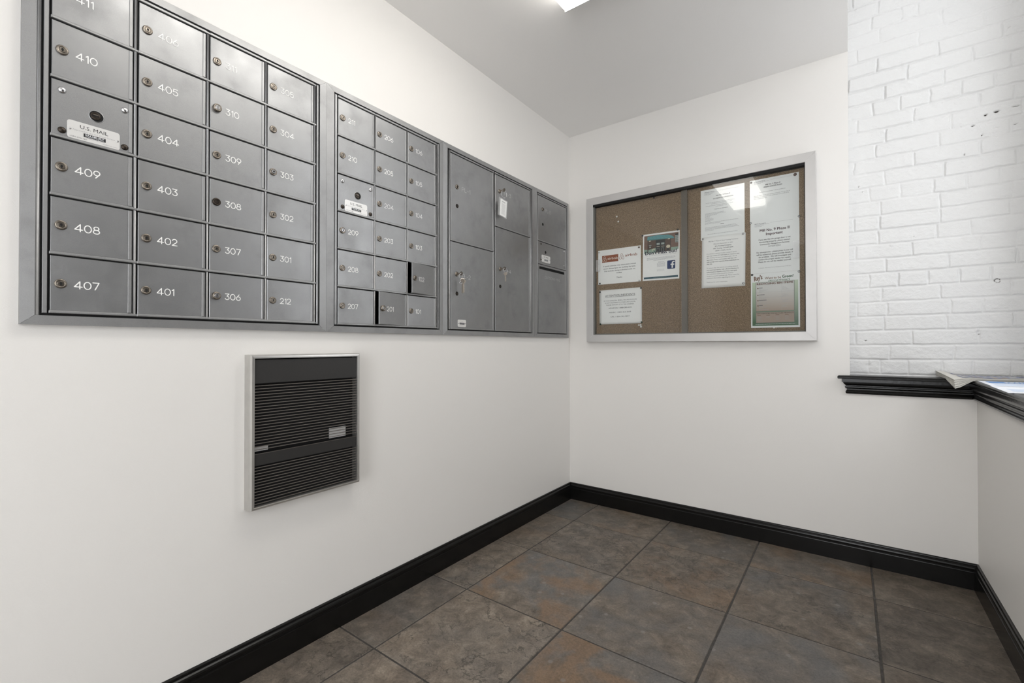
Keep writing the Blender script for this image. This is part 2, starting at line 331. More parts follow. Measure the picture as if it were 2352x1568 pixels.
    def build(s, name, parent=None, loc=(0, 0, 0), rot=(0, 0, 0), warp=None, bevel=0, normals=True):
        vs = [warp(*p) if warp else p for p in s.v]
        me = bpy.data.meshes.new(name); me.from_pydata([s.fr(*p) for p in vs], [], s.f)
        for m in s.mats: me.materials.append(M[m])
        me.polygons.foreach_set('material_index', s.m); me.polygons.foreach_set('use_smooth', s.sm); me.update()
        if bevel:
            bm = bmesh.new(); bm.from_mesh(me); bmesh.ops.remove_doubles(bm, verts=bm.verts, dist=1e-6)
            bmesh.ops.bevel(bm, geom=[e for e in bm.edges if len(e.link_faces) == 2 and e.calc_face_angle() > .5], offset=bevel, segments=2, affect='EDGES', profile=.7)
            bm.to_mesh(me); bm.free()
        o = bpy.data.objects.new(name, me); COL.objects.link(o); o.location = loc; o.rotation_euler = rot
        if parent is not None: o.parent = parent
        return o
def struct(o): o['kind'] = 'structure'; return o
def tag(o, label, cat, group=None):
    o['label'] = label; o['category'] = cat
    if group: o['group'] = group
    return o
def thing(name, loc, label, cat, group=None):
    o = bpy.data.objects.new(name, None); COL.objects.link(o); o.location = loc; o.empty_display_size = .05
    return tag(o, label, cat, group)
def copy_tree(src, parent=None):
    c = src.copy(); COL.objects.link(c)
    if parent is not None: c.parent = parent
    for ch in [o for o in bpy.data.objects if o.parent == src]: copy_tree(ch, c)
    return c
# ---------------------------------------------------------------- room shell
XE, XR, XB, YR, YB, ZL, HB = 1.521, 1.95, 2.16, -5.0, .075, .886, 3.1   # soffit edge, knee wall, window wall, rear wall, brick plane, ledge, bay height
MY0, MY1, MZ0, MZ1 = -2.530, -.058, 1.092, 1.962     # wall opening behind the mailboxes
b = MB()
T = -.14
b.box((T, YR-.14, 0), (0, MY0, H), 'wall'); b.box((T, MY1, 0), (0, .2, H), 'wall')
b.box((T, MY0, 0), (0, MY1, MZ0), 'wall'); b.box((T, MY0, MZ1), (0, MY1, H), 'wall')
struct(b.build('wall_left'))
b = MB()
b.box((0, 0, 0), (XE, .20, H), 'wall'); b.box((XE, 0, 0), (XR+.3, .20, ZL-.03), 'wall')
struct(b.build('wall_back'))
b = MB(); b.box((XR, -2.85, 0), (XB+.1, 0, ZL-.03), 'wall')
struct(b.build('wall_right'))
# window wall of the bay: window_1 opening y -1.8..-.3, z 1.0..2.9
wy0, wy1, wz0, wz1 = -.70, -.30, 1.05, 2.90
b = MB()
for a, c in (((XB, -2.95, ZL-.03), (XB+.1, wy0, HB)), ((XB, -3.30, 2.3), (XB+.1, -2.95, HB)), ((XB, YR, 0), (XB+.1, -3.30, HB)), ((XB, -2.95, 0), (XB+.1, -2.85, ZL-.03)), ((XB, wy1, ZL-.03), (XB+.1, YB+.1, HB)), ((XB, wy0, ZL-.03), (XB+.1, wy1, wz0)), ((XB, wy0, wz1), (XB+.1, wy1, HB))): b.box(a, c, 'wall')
struct(b.build('wall_window_bay'))
b = MB()
for yy in (wy0, wy1-.04): b.box((XB+.02, yy, wz0), (XB+.07, yy+.05, wz1), 'lampwhite')
for zz in (wz0, 1.95, wz1-.05): b.box((XB+.025, wy0, zz), (XB+.065, wy1, zz+.04), 'lampwhite')
struct(b.build('window_1'))
b = MB()
for yy in (-3.30, -3.0): b.box((XB+.02, yy, .0), (XB+.07, yy+.05, 2.3), 'lampwhite')
for zz in (.0, 2.22): b.box((XB+.022, -3.30, zz), (XB+.068, -2.95, zz+.08), 'lampwhite')
struct(b.build('fill_opening_frame'))  # frame around the added side opening for fill
b = MB(); b.box((XB-.04, -2.80, ZL+.002), (XB-.0005, -1.12, 2.12), 'reflect_dark')
for y0, y1 in ((-2.70, -2.02), (-1.92, -1.22)): b.box((XB-.05, y0, 1.05), (XB-.04, y1, 2.0), 'reflect_dark_inset')
struct(b.build('reflection_dark_panel'))  # unseen panel, added to darken reflections in the lower left mailbox doors
b = MB()
rx0, rx1, rz0, rz1 = .1, 1.9, .85, 2.15
for a, c in (((-.14, YR-.12, 0), (rx0, YR, H)), ((rx0, YR-.12, 0), (1.05, YR, HB)), ((2.15, YR-.12, 0), (XB+.1, YR, HB)), ((1.05, YR-.12, 2.41), (2.15, YR, HB))): b.box(a, c, 'wall')  # gap left on the right as an added fill opening
struct(b.build('wall_rear'))
b = MB(); b.box((T, YR-.12, H), (XE, .2, HB+.1), 'ceil'); struct(b.build('ceiling'))
b = MB(); b.box((XE, YR-.12, HB), (XB+.1, .2, HB+.1), 'ceil'); struct(b.build('ceiling_bay'))
# painted brick wall as a real relief
def brick_wall():
    x0, x1, z0, z1, st = XE-.004, XB+.02, ZL-.03, HB, .003
    nx, nz = int((x1-x0)/st), int((z1-z0)/st)
    X, Z = np.meshgrid(np.linspace(x0, x1, nx), np.linspace(z0, z1, nz), indexing='ij')
    def noise(fx, fz, seed):
        r = np.random.RandomState(seed); gx, gz = int(fx*(x1-x0))+3, int(fz*(z1-z0))+3
        g = r.rand(gx, gz); ux = (X-x0)*fx; uz = (Z-z0)*fz; i = ux.astype(int); j = uz.astype(int)
        a, c = ux-i, uz-j; a = a*a*(3-2*a); c = c*c*(3-2*c)
        return (g[i, j]*(1-a)*(1-c)+g[i+1, j]*a*(1-c)+g[i, j+1]*(1-a)*c+g[i+1, j+1]*a*c)*2-1
    wz = noise(5, 3, 1)*.0035 + noise(22, 14, 2)*.0016; wx = noise(12, 12, 3)*.004 + noise(45, 45, 4)*.0022; wz = wz + noise(55, 60, 31)*.0011
    Zs = Z + wz; Xs = X + wx
    joints = [.8915+.0687*k for k in range(-2, 40)]
    rs = np.random.RandomState(11); D = np.zeros_like(X); hole = np.zeros_like(X)
    row = np.clip(((Zs-joints[0])/.0687).astype(int), 0, 60)
    fz = (Zs-joints[0])/.0687-row; dz = np.minimum(fz, 1-fz)*.0687
    dx = np.full_like(X, 1.0)
    seq = {}
    for k in range(0, 40):
        hd = (k % 6 == 2); L_ = .105 if hd else .215
        off = (0 if k % 2 else L_/2) + rs.uniform(-.02, .02); js = []; p = x0-.3+off
        while p < x1+.3:
            js.append(p); p += L_*(1 if rs.rand() > .14 else .5) + rs.uniform(-.01, .01)
        m = row == k; js = np.array(js); q = Xs[m]
        dx[m] = np.min(np.abs(q[:, None]-js[None, :]), axis=1)
        idx = np.searchsorted(js, q); tl = rs.uniform(-.0013, .0013, len(js)+2); D[m] += tl[idx]
    dm = np.minimum(dz, dx*1.15); jw = .0052 + noise(25, 40, 5)*.0022
    t = np.clip((dm-jw*.40)/(.0042), 0, 1); t = t*t*(3-2*t)
    fade = .62 + .38*noise(5, 8, 9)
    D += -(1-t)*.0075*fade + noise(60, 60, 6)*.0008 + noise(150, 150, 8)*.0004 + noise(14, 30, 21)*.0009
    chip = np.clip(noise(30, 40, 12)-.62, 0, 1)*(dm < .016); D -= chip*.007
    # gaps in the mortar, as seen near the top right and a few pin holes
    def pit(cx, cz, rx, rz, dep):
        g = ((X-cx)/rx)**2+((Z-cz)/rz)**2; w = np.clip(1-g+.9*noise(90, 90, int(cx*1000)), 0, 1)*(g < 2.2); D[:] -= w*dep; hole[:] = np.maximum(hole, np.clip(w*1.5, 0, 1))
    for cx, cz, rx, rz in PITS: pit(cx, cz, rx*.75, rz*.6, .010)
    for cx, cz in ((2.027, 1.303), (1.965, 1.095), (1.683, 1.5)):
        rr = np.hypot(X-cx, Z-cz); D += np.where(rr < .007, .003, 0)
        if cx > 2: hole[:] = np.maximum(hole, np.where(abs(rr-.0085) < .0022, .9, 0))
    n = nx*nz; co = np.empty((n, 3)); co[:, 0] = X.ravel(); co[:, 1] = YB-D.ravel(); co[:, 2] = Z.ravel()
    ii = np.arange(nx-1)[:, None]*nz + np.arange(nz-1)[None, :]; ii = ii.ravel()
    f = np.stack([ii, ii+nz, ii+nz+1, ii+1], 1)
    # back slab
    me = bpy.data.meshes.new('wall_brick'); bk = [(x0, YB+.09, z0), (x1, YB+.09, z0), (x1, YB+.09, z1), (x0, YB+.09, z1)]
    me.from_pydata(co.tolist()+bk, [], f.tolist()+[(n+3, n+2, n+1, n)])
    at = me.attributes.new('hole', 'FLOAT', 'POINT'); at.data.foreach_set('value', hole.ravel().tolist()+[0]*4)
    me.materials.append(M['brick']); me.polygons.foreach_set('use_smooth', [True]*len(me.polygons)); me.update()
    o = bpy.data.objects.new('wall_brick', me); COL.objects.link(o); struct(o)
PITS = [(1.997, 2.02, .010, .008), (2.03, 2.025, .012, .006), (1.958, 1.985, .008, .005), (1.985, 1.937, .006, .009), (2.09, 2.03, .025, .0045), (2.035, 1.955, .014, .005), (2.085, 1.955, .018, .004),
        (1.9, 2.10, .004, .003), (1.56, 1.80, .004, .006), (1.575, 1.772, .003, .003), (2.07, 2.37, .006, .005), (1.93, 1.865, .003, .010), (1.86, 2.115, .004, .002), (1.97, 1.075, .005, .003), (1.58, 1.05, .014, .003), (1.86, 1.30, .006, .002), (1.76, 1.528, .003, .002)]
brick_wall()
# floor: individual tiles over a grout bed, one floor
def make_floor():
    gx = [.2125+.4610*k for k in range(-1, 7)]; gy = [-.335-.4668*k for k in range(-1, 11)]; g = .0028; c = .0022
    v = [(-.14, YR-.12, -.02), (XB+.1, YR-.12, -.02), (XB+.1, .2, -.02), (-.14, .2, -.02), (-.14, YR-.12, -.0022), (XB+.1, YR-.12, -.0022), (XB+.1, .2, -.0022), (-.14, .2, -.0022)]
    f = [(3, 2, 1, 0), (4, 5, 6, 7), (0, 1, 5, 4), (1, 2, 6, 5), (2, 3, 7, 6), (3, 0, 4, 7)]; mi = [0]*6; at = [(0, 0, 0, 1, 0)]*6
    # (column,row): rust, relief, tone, blue
    K = {(0, 0): (0, .3, .85, 1), (0, 1): (.3, .25, .95, .3), (0, 2): (0, 1, 1.12, .5), (0, 3): (.15, .25, .92, .5), (0, 4): (0, 1, 1.05, .2), (0, 5): (.2, .8, 1, .3),
         (1, 0): (.5, .2, .95, .5), (1, 1): (.15, 1, 1.05, .4), (1, 2): (1, .15, 1.08, .9), (1, 3): (.1, 1, 1.3, .4), (1, 4): (.1, .9, 1.3, .2),
         (2, 0): (0, .2, .85, 1), (2, 1): (.7, 1, .95, .1), (2, 2): (.1, .15, 1.0, 1), (2, 3): (1, .15, 1.05, .9), (2, 4): (.2, .8, 1, .5),
         (3, 0): (.6, .5, .95, .4), (3, 1): (.2, .9, .98, .9), (3, 2): (.15, .12, 1.0, 1), (3, 3): (.2, .8, .95, .5),
         (4, 0): (.1, .6, .9, 0), (4, 1): (.1, .7, .82, .1), (4, 2): (.15, .4, .85, .3)}
    rs = random.Random(3)
    for i in range(len(gx)-1):
        for j in range(len(gy)-1):
            x0, x1 = gx[i]+g, gx[i+1]-g; y1, y0 = gy[j]-g, gy[j+1]+g
            x0 = max(x0, -.10); x1 = min(x1, XB+.09); y1 = min(y1, .18)
            if x1-x0 < .01: continue
            k = K.get((i, j), (rs.random()*.4, rs.random(), .9+.2*rs.random(), rs.random())); sd = (i*7.13+j*3.71) % 23
            o = len(v)
            v += [(x0, y0, -.003), (x1, y0, -.003), (x1, y1, -.003), (x0, y1, -.003), (x0+c, y0+c, 0), (x1-c, y0+c, 0), (x1-c, y1-c, 0), (x0+c, y1-c, 0)]
            fs = [(4, 5, 6, 7)] + [(q, (q+1) % 4, 4+(q+1) % 4, 4+q) for q in range(4)]
            for q in fs: f.append([o+t for t in q]); mi.append(1); at.append((sd, k[0], k[1], k[2], k[3]))
    me = bpy.data.meshes.new('floor'); me.from_pydata(v, [], f); me.materials.append(M['grout']); me.materials.append(M['slate'])
    me.polygons.foreach_set('material_index', mi)
    for n, a in enumerate(('seed', 'rust', 'relief', 'tone', 'blue')):
        A = me.attributes.new(a, 'FLOAT', 'FACE'); A.data.foreach_set('value', [t[n] for t in at])
    me.update(); o = bpy.data.objects.new('floor', me); COL.objects.link(o); struct(o)
make_floor()
# baseboards
BP = [(0, 0), (.0155, 0), (.0155, .073), (.0148, .0755), (.0120, .0762), (.0118, .080), (.0132, .084), (.0136, .0885), (.0120, .0935), (.0080, .0965), (.0070, .0985), (.0078, .1015), (.0070, .1050), (.0045, .1075), (0, .108)]
def baseboard(name, p0, p1, s0, s1):
    b = MB(); b.sweep(BP, p0, p1, 'black_trim', side=(s0, s1)); struct(b.build(name))
baseboard('baseboard_left', (0, YR, 0), (0, 0, 0), (1, 0, 0), (1, -1, 0))
baseboard('baseboard_back', (0, 0, 0), (XR, 0, 0), (1, -1, 0), (-1, -1, 0))
baseboard('baseboard_right', (XR, 0, 0), (XR, -2.85, 0), (-1, -1, 0), (-1, 0, 0))
# black ledge with moulding under it: trim_1 along the back, trim_2 along the right
LP = [(0, -.030), (.017, -.030), (.0195, -.028), (.0195, -.0245), (.024, -.0235), (.026, -.019)]
def ledge():
    prof = [(0, -.0870), (.0105, -.0870), (.0130, -.0835), (.0140, -.079), (.0120, -.0745), (.0100, -.0715), (.0085, -.0675), (.0085, -.0640), (.0130, -.0610), (.0165, -.0570), (.0165, -.0530), (.0125, -.0505), (.0125, -.0475), (.0190, -.0420), (.0220, -.0370), (.0225, -.0330), (.0280, -.0310), (.0280, -.0165), (0, -.0165)]
    slab = [(-.12, -.0155), (.050, -.0155), (.0525, -.0130), (.0530, -.0070), (.0515, -.0020), (.048, 0), (-.12, 0)]
    b = MB(); Z = ZL
    b.sweep(prof, (1.5175, 0, Z), (XR-.003, 0, Z), 'black_trim', side=((-1, -1, 0), (-1, -1, 0)))
    b.sweep([(0, -.0155)]+slab[1:-1]+[(0, 0)], (1.526, 0, Z), (XR+.012, 0, Z), 'black_trim', side=((-1, -1, 0), (-1, -1, 0)))
    # slab may only run in front of the plaster left of the bay
    for k in range(len(b.v)):
        x, y, z = b.v[k]
        if x < 1.48 and y > 0: b.v[k] = (x, 0.0, z)
    b.box((XE+.001, .0005, Z-.0155), (XR+.05, YB+.02, Z-.0001), 'black_trim')
    struct(b.build('trim_1'))
    b = MB(); b.sweep(prof, (XR-.003, 0, Z), (XR-.016, -2.85, Z), 'black_trim', side=((-1, -1, 0), (-1, 0, 0)))
    slab2 = [(-.045, -.0155)] + [(a-.026, c) for a, c in slab[1:-1]] + [(-.045, 0)]
    slab2 = [(-.24, -.0155), (.024, -.0155), (.0265, -.0130), (.0270, -.0070), (.0255, -.0020), (.022, 0), (-.24, 0)]
    b.sweep(slab2, (XR+.0, .0, Z), (XR-.074, -2.85, Z), 'black_trim', side=((-1, -1, 0), (-1, 0, 0)))
    for k in range(len(b.v)):
        x, y, z = b.v[k]
        if y > .0: b.v[k] = (min(x, XB-.002), y*.3, z)
        elif x > XR: b.v[k] = (XB-.002, y, z)
    struct(b.build('trim_2'))
ledge()
# ---------------------------------------------------------------- stroke lettering for the mailbox doors
def arc(cx, cy, rx, ry, a0, a1, n=10): return [(cx+rx*math.cos(math.radians(a0+(a1-a0)*k/n)), cy+ry*math.sin(math.radians(a0+(a1-a0)*k/n))) for k in range(n+1)]
GL = {  # width, strokes in a unit-height cell
 '0': (.74, [arc(.37, .5, .37, .5, 0, 360, 22)]),
 '1': (.30, [[(.05, .80), (.26, 1), (.26, 0)]]),
 '2': (.66, [arc(.33, .70, .31, .30, 165, -38, 12) + [(0, 0), (.66, 0)]]),
 '3': (.66, [[(.03, 1), (.62, 1), (.30, .60)] + arc(.32, .30, .32, .30, 85, -160, 14)]),
 '4': (.80, [[(.56, 0), (.56, 1), (0, .26), (.80, .26)]]),
 '5': (.66, [[(.60, 1), (.12, 1), (.06, .56)] + arc(.32, .32, .33, .32, 140, -155, 14)]),
 '6': (.68, [[(.46, 1), (.08, .50)] + arc(.34, .32, .33, .32, 145, 505, 20)]),
 '7': (.66, [[(0, 1), (.66, 1), (.24, 0)]]),
 '8': (.68, [arc(.34, .76, .27, .24, 0, 360, 18), arc(.34, .27, .34, .27, 0, 360, 18)]),
 '9': (.68, [[(.22, 0), (.60, .50)] + arc(.34, .68, .33, .32, -35, 325, 20)]),
 'P': (.58, [[(0, 0), (0, 1), (.32, 1)] + arc(.32, .75, .26, .25, 90, -90, 8) + [(0, .5)]]),
 'L': (.50, [[(0, 1), (0, 0), (.50, 0)]]), '-': (.36, [[(.02, .45), (.34, .45)]]), ' ': (.3, []),
 'O': (.74, [arc(.37, .5, .37, .5, 0, 360, 20)]), 'U': (.62, [[(0, 1), (0, .3)] + arc(.31, .3, .31, .3, 180, 360, 8) + [(.62, 1)]]),
 'T': (.60, [[(0, 1), (.6, 1)], [(.3, 1), (.3, 0)]]), 'G': (.70, [arc(.36, .5, .36, .5, 50, 330, 16) + [(.70, .45), (.42, .45)]]),
 'I': (.08, [[(.04, 0), (.04, 1)]]), 'N': (.60, [[(0, 0), (0, 1), (.6, 0), (.6, 1)]]), 'M': (.74, [[(0, 0), (0, 1), (.37, .3), (.74, 1), (.74, 0)]]),
 'A': (.66, [[(0, 0), (.33, 1), (.66, 0)], [(.12, .35), (.54, .35)]])}
def letters(mb, txt, u, vc, h, d, mat, sw=.13, gap=.2, width=None):
    tot = sum(GL[c][0] for c in txt)+gap*(len(txt)-1); sx = h if not width else width/tot
    x = u
    for c in txt:
        w, st = GL[c]
        for p in st: mb.stroke([(x+a*sx, vc+(b_-.5)*h) for a, b_ in p], h*sw, d, mat)
        x += (w+gap)*sx
# ---------------------------------------------------------------- mailboxes
XD = .016       # door face
def lock_mesh(kind, kr=0):
    b = MB('L')
    if kind == 'std':
        b.lathe((0, 0, 0), [(.0112, 0), (.0112, .0022), (.0098, .0036), (.0070, .0040), (.0066, .0030)], 'nickel')
        b.lathe((0, 0, .0022), [(.0062, 0), (.0062, .0018), (.0054, .0022)], 'nickel', 20)
        c, s = math.cos(kr), math.sin(kr)
        q = [(-.0011, -.0042), (.0011, -.0042), (.0013, .0034), (-.0013, .0034)]
        b.flat([(x*c-y*s, x*s+y*c) for x, y in q], .0046, 'dark')
        b.lathe((0, .0, .00445), [(.0024, 0), (.0022, .0002)], 'dark', 12)
    elif kind == 'new':
        b.lathe((0, 0, 0), [(.0118, 0), (.0118, .0045), (.0105, .0080), (.0080, .0086), (.0074, .0078)], 'nickel')
        b.lathe((0, 0, .0060), [(.0070, 0), (.0070, .0022), (.0060, .0028)], 'chrome', 20)
        b.rect(-.0006, -.0045, .0006, .0045, .0090, 'ink')
    elif kind == 'round':
        b.lathe((0, 0, 0), [(.0112, 0), (.0112, .0028), (.0098, .0046), (.0078, .0048), (.0074, .0036)], 'nickel')
        b.lathe((0, 0, .003), [(.0068, 0), (.0068, .0026), (.0058, .0032)], 'steel', 20)
        b.lathe((0, 0, .0062), [(.0028, 0), (.0026, .0002)], 'dark', 12)
    elif kind == 'dark':
        b.lathe((0, 0, 0), [(.0112, 0), (.0112, .0022), (.0098, .0036), (.0070, .0040), (.0066, .0030)], 'nickel_dark')
        b.lathe((0, 0, .0022), [(.0062, 0), (.0062, .0018), (.0054, .0022)], 'nickel_dark', 20)
        b.rect(-.001, -.004, .001, .003, .0046, 'dark')
    elif kind == 'arrow':      # recessed carrier lock
        b.lathe((0, 0, 0), [(.0150, 0), (.0146, .0006), (.0130, .0007)], 'box')
        b.lathe((0, 0, .0007), [(.0132, 0), (.0130, .0002)], 'dark')
        b.lathe((-.0018, 0, .0008), [(.0098, 0), (.0098, .0012), (.0080, .0016), (.0074, .0010)], 'nickel_dark')
        b.rect(-.0085, -.0012, .0045, .0012, .0021, 'dark'); b.box((-.006, .0014, .0018), (.003, .0034, .003), 'nickel')
    elif kind == 'hole':
        b.lathe((0, 0, 0), [(.0098, 0), (.0094, .0007), (.0080, .0009)], 'nickel_dark'); b.lathe((0, 0, .0009), [(.0080, 0), (.0078, .0001)], 'dark')
        b.lathe((.0012, -.001, .001), [(.0048, 0), (.0046, .0006)], 'nickel_dark')
    elif kind == 'blank':
        b.lathe((0, 0, 0), [(.0090, 0), (.0088, .0005)], 'dark')
    elif kind == 'ring':
        b.lathe((0, 0, 0), [(.0112, 0), (.0112, .0026), (.0098, .0042), (.0072, .0046), (.0066, .0026)], 'nickel'); b.lathe((.001, -.001, .0026), [(.0058, 0), (.0050, .0014)], 'nickel_dark', 18); b.lathe((.001, -.002, .0042), [(.0024, 0), (.002, .0002)], 'dark', 10)
    return b
def rivet(mat, r=.0076):
    b = MB('L'); b.lathe((0, 0, 0), [(r, 0), (r*.97, .0012), (r*.8, .0026), (r*.5, .0036), (r*.15, .0040)], mat, 20); return b
def nameplate(w=.098, h=.0435, small=False):
    b = MB('L'); r = .006; pts = []
    for cx, cy, a0 in ((w-r, r, -90), (w-r, h-r, 0), (r, h-r, 90), (r, r, 180)): pts += arc(cx, cy, r, r, a0, a0+90, 4)
    b.prism(pts, 0, .0009, 'plate'); d = .00105
    if not small:
        b.text('U.S. MAIL', w*.5, h*.655, .0125, d, 'ink', 'CENTER', width=w*.53)
        b.text('Approved by the U.S. Postal Service', w*.5, h*.485, .0048, d, 'ink_soft', 'CENTER', width=w*.80)
        b.rect(w*.30, h*.235, w*.72, h*.435, d, 'ink'); b.text('SALSBURY', w*.51, h*.325, .0052, d+.0001, 'white_ink', 'CENTER', bold=.02, width=w*.36)
        b.text('INDUSTRIES', w*.51, h*.262, .0026, d+.0001, 'white_ink', 'CENTER', width=w*.34)
        b.rect(w*.34, h*.185, w*.70, h*.20, d, 'ink_soft')
        b.text('USPS-STD-4B+', w*.05, h*.085, .0042, d, 'ink_mid', width=w*.32); b.text('mailboxes.com', w*.95, h*.085, .0042, d, 'ink_soft', 'RIGHT', width=w*.29)
        for x in (w*.055, w*.955): b.lathe((x, h*.52, .0009), [(.0028, 0), (.0022, .0010), (.0010, .0014)], 'chrome', 12)
    else:
        b.text('U.S. MAIL', w*.5, h*.72, .0042, d, 'ink_soft', 'CENTER'); b.rect(w*.2, h*.33, w*.82, h*.58, d, 'ink'); b.text('SALSBURY', w*.51, h*.40, .0045, d+.0001, 'white_ink', 'CENTER', width=w*.52)
        b.rect(w*.15, h*.14, w*.85, h*.17, d, 'ink_soft')
        for x in (w*.08, w*.92): b.lathe((x, h*.45, .0009), [(.0022, 0), (.0015, .001)], 'nickel_dark', 10)
    return b
RZ = [1.1115+.139*k for k in range(7)]
def door(parent, y0, y1, z0, z1, ang=0):
    """door panel hinged on its right edge; local origin at the hinge"""
    w = y1-y0; h = z1-z0; b = MB('L'); c = .0012
    b.cbox((-w, 0, -.0045), (0, h, 0), c, 'box')
    b.cbox((-.0085, .001, -.001), (-.0015, h-.001, .0018), .0007, 'boxframe')      # folded hinge edge on the right
    if ang:
        b.box((-w+.002, h-.0015, -.010), (0, h, -.0045), 'box'); b.box((-w+.002, 0, -.010), (0, .0015, -.0045), 'box')
        b.box((-w+.016, h*.5-.006, -.028), (-w+.018, h*.5+.006, -.0045), 'nickel_dark')
    return b.build('door', parent, (XD, y1-parent.location.y, z0-parent.location.z), (0, 0, ang))
def flange_module(parent, y0, y1, z0=1.079, z1=1.974, l=.0235, r=.0235, tb=.0215, extra_left=False):
    """mitred flange frame around one module, in world coordinates relative to the parent"""
    oy, oz = parent.location.y, parent.location.z; b = MB('L')
    O = [(y0, z0), (y1, z0), (y1, z1), (y0, z1)]; I = [(y0+l, z0+tb), (y1-r, z0+tb), (y1-r, z1-tb), (y0+l, z1-tb)]
    V = []
    for (u, v), d in [(p, 0.0005) for p in O] + [(p, .0162) for p in O] + [(p, .0180) for p in I] + [(p, .004) for p in I]: V.append((u-oy, v-oz, d))
    g = .00035
    for k in range(4):
        n = (k+1) % 4
        # shrink each mitred side a hair so the mitre joint reads as a fine dark line
        a, c, e, f_ = Vector(V[4+k]), Vector(V[4+n]), Vector(V[8+n]), Vector(V[8+k]); t = (c-a).normalized()*g
        b.add([V[k], V[n], tuple(c-t), tuple(a+t)], [(0, 1, 2, 3)], 'boxframe')
        b.add([tuple(a+t), tuple(c-t), tuple(e-t), tuple(f_+t)], [(0, 1, 2, 3)], 'boxframe')
        b.add([tuple(f_+t), tuple(e-t), V[12+n], V[12+k]], [(0, 1, 2, 3)], 'boxframe')
    ob = b.build('frame', parent)
    return ob
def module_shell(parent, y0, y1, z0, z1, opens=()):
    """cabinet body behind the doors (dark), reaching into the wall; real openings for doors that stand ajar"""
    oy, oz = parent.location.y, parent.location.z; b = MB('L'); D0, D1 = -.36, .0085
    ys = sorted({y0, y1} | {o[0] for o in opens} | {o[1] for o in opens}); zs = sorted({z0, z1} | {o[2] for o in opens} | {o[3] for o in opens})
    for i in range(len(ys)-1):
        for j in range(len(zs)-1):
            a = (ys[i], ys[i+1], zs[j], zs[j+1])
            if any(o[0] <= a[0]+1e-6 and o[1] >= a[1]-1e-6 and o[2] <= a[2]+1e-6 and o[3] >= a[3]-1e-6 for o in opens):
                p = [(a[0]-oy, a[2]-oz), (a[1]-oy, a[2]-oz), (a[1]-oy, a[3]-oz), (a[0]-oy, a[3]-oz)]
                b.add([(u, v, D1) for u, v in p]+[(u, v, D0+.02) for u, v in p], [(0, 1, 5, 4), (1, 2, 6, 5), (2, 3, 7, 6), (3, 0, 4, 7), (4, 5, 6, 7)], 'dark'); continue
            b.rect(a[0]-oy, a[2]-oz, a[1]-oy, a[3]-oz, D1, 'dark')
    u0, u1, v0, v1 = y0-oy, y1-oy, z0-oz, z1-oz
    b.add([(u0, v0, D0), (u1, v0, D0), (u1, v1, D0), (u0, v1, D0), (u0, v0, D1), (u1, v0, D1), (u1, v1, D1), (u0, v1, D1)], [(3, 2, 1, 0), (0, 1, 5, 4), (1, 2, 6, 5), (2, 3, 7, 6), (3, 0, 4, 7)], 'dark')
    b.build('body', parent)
def rails(parent, cols, z_lists, left, right, double_left=False):
    """thin horizontal and vertical rails between doors"""
    oy, oz = parent.location.y, parent.location.z; b = MB('L')
    for (y0, y1), zl in zip(cols, z_lists):
        for z in zl:
            b.cbox((y0-.002-oy, z-.0052-oz, .0085), (y1+.0100-oy, z+.0006-oz, .0185), .0012, 'boxframe')
            b.cbox((y0-.001-oy, z+.0000-oz, .0085), (y1+.0015-oy, z+.0022-oz, .0172), .0005, 'boxframe')
    zt, zb = z_lists[0][-1], z_lists[0][0]
    for (y0, y1) in cols:
        b.tube([(y1+.0052-oy, zb-oz, .0135), (y1+.0052-oy, zt-.006-oz, .0135)], .0036, 'boxframe', 10)
    b.cbox((left-oy, zb-.0055-oz, .002), (left+.0085-oy, zt+.003-oz, .0155), .0010, 'boxframe')
    if double_left: b.tube([(left-.0085-oy, 1.101-oz, .0100), (left-.0085-oy, 1.952-oz, .0100)], .0052, 'boxframe', 12)
    b.cbox((right-oy, zb-.0055-oz, .002), (right+.006-oy, zt+.003-oz, .0165), .0010, 'boxframe')
    return b.build('rails', parent)
BIG = {}
def lock_on(dr, kind, u, v):
    if kind not in BIG: BIG[kind] = lock_mesh(kind).build('lock', dr, (0, u, v)); return BIG[kind]
    o = BIG[kind].copy(); COL.objects.link(o); o.parent = dr; o.location = (0, u, v); return o
def rivets_on(dr, pts, mats, r=.0076):
    for (u, v), mt in zip(pts, mats):
        key = ('rv', mt, r)
        if key not in BIG: BIG[key] = rivet(mt, r).build('rivet', dr, (0.0002, u, v))
        else:
            o = BIG[key].copy(); COL.objects.link(o); o.parent = dr; o.location = (0.0002, u, v)
def number_on(dr, txt, u, v, mat='white_paint', h=.0172, width=None, sw=.13):
    b = MB('L'); letters(b, txt, 0, 0, h, 0, mat, sw=sw, width=width); return b.build('number', dr, (.0006, u, v))
NEW = {'310': 'new', '303': 'round', '306': 'new', '209': 'round', '201': 'new', '308': 'dark'}
FADE = {'106': 'mid_paint', '105': 'mid_paint', '204': 'mid_paint', '206': 'white_paint', '102': 'mid_paint', '104': 'mid_paint'}
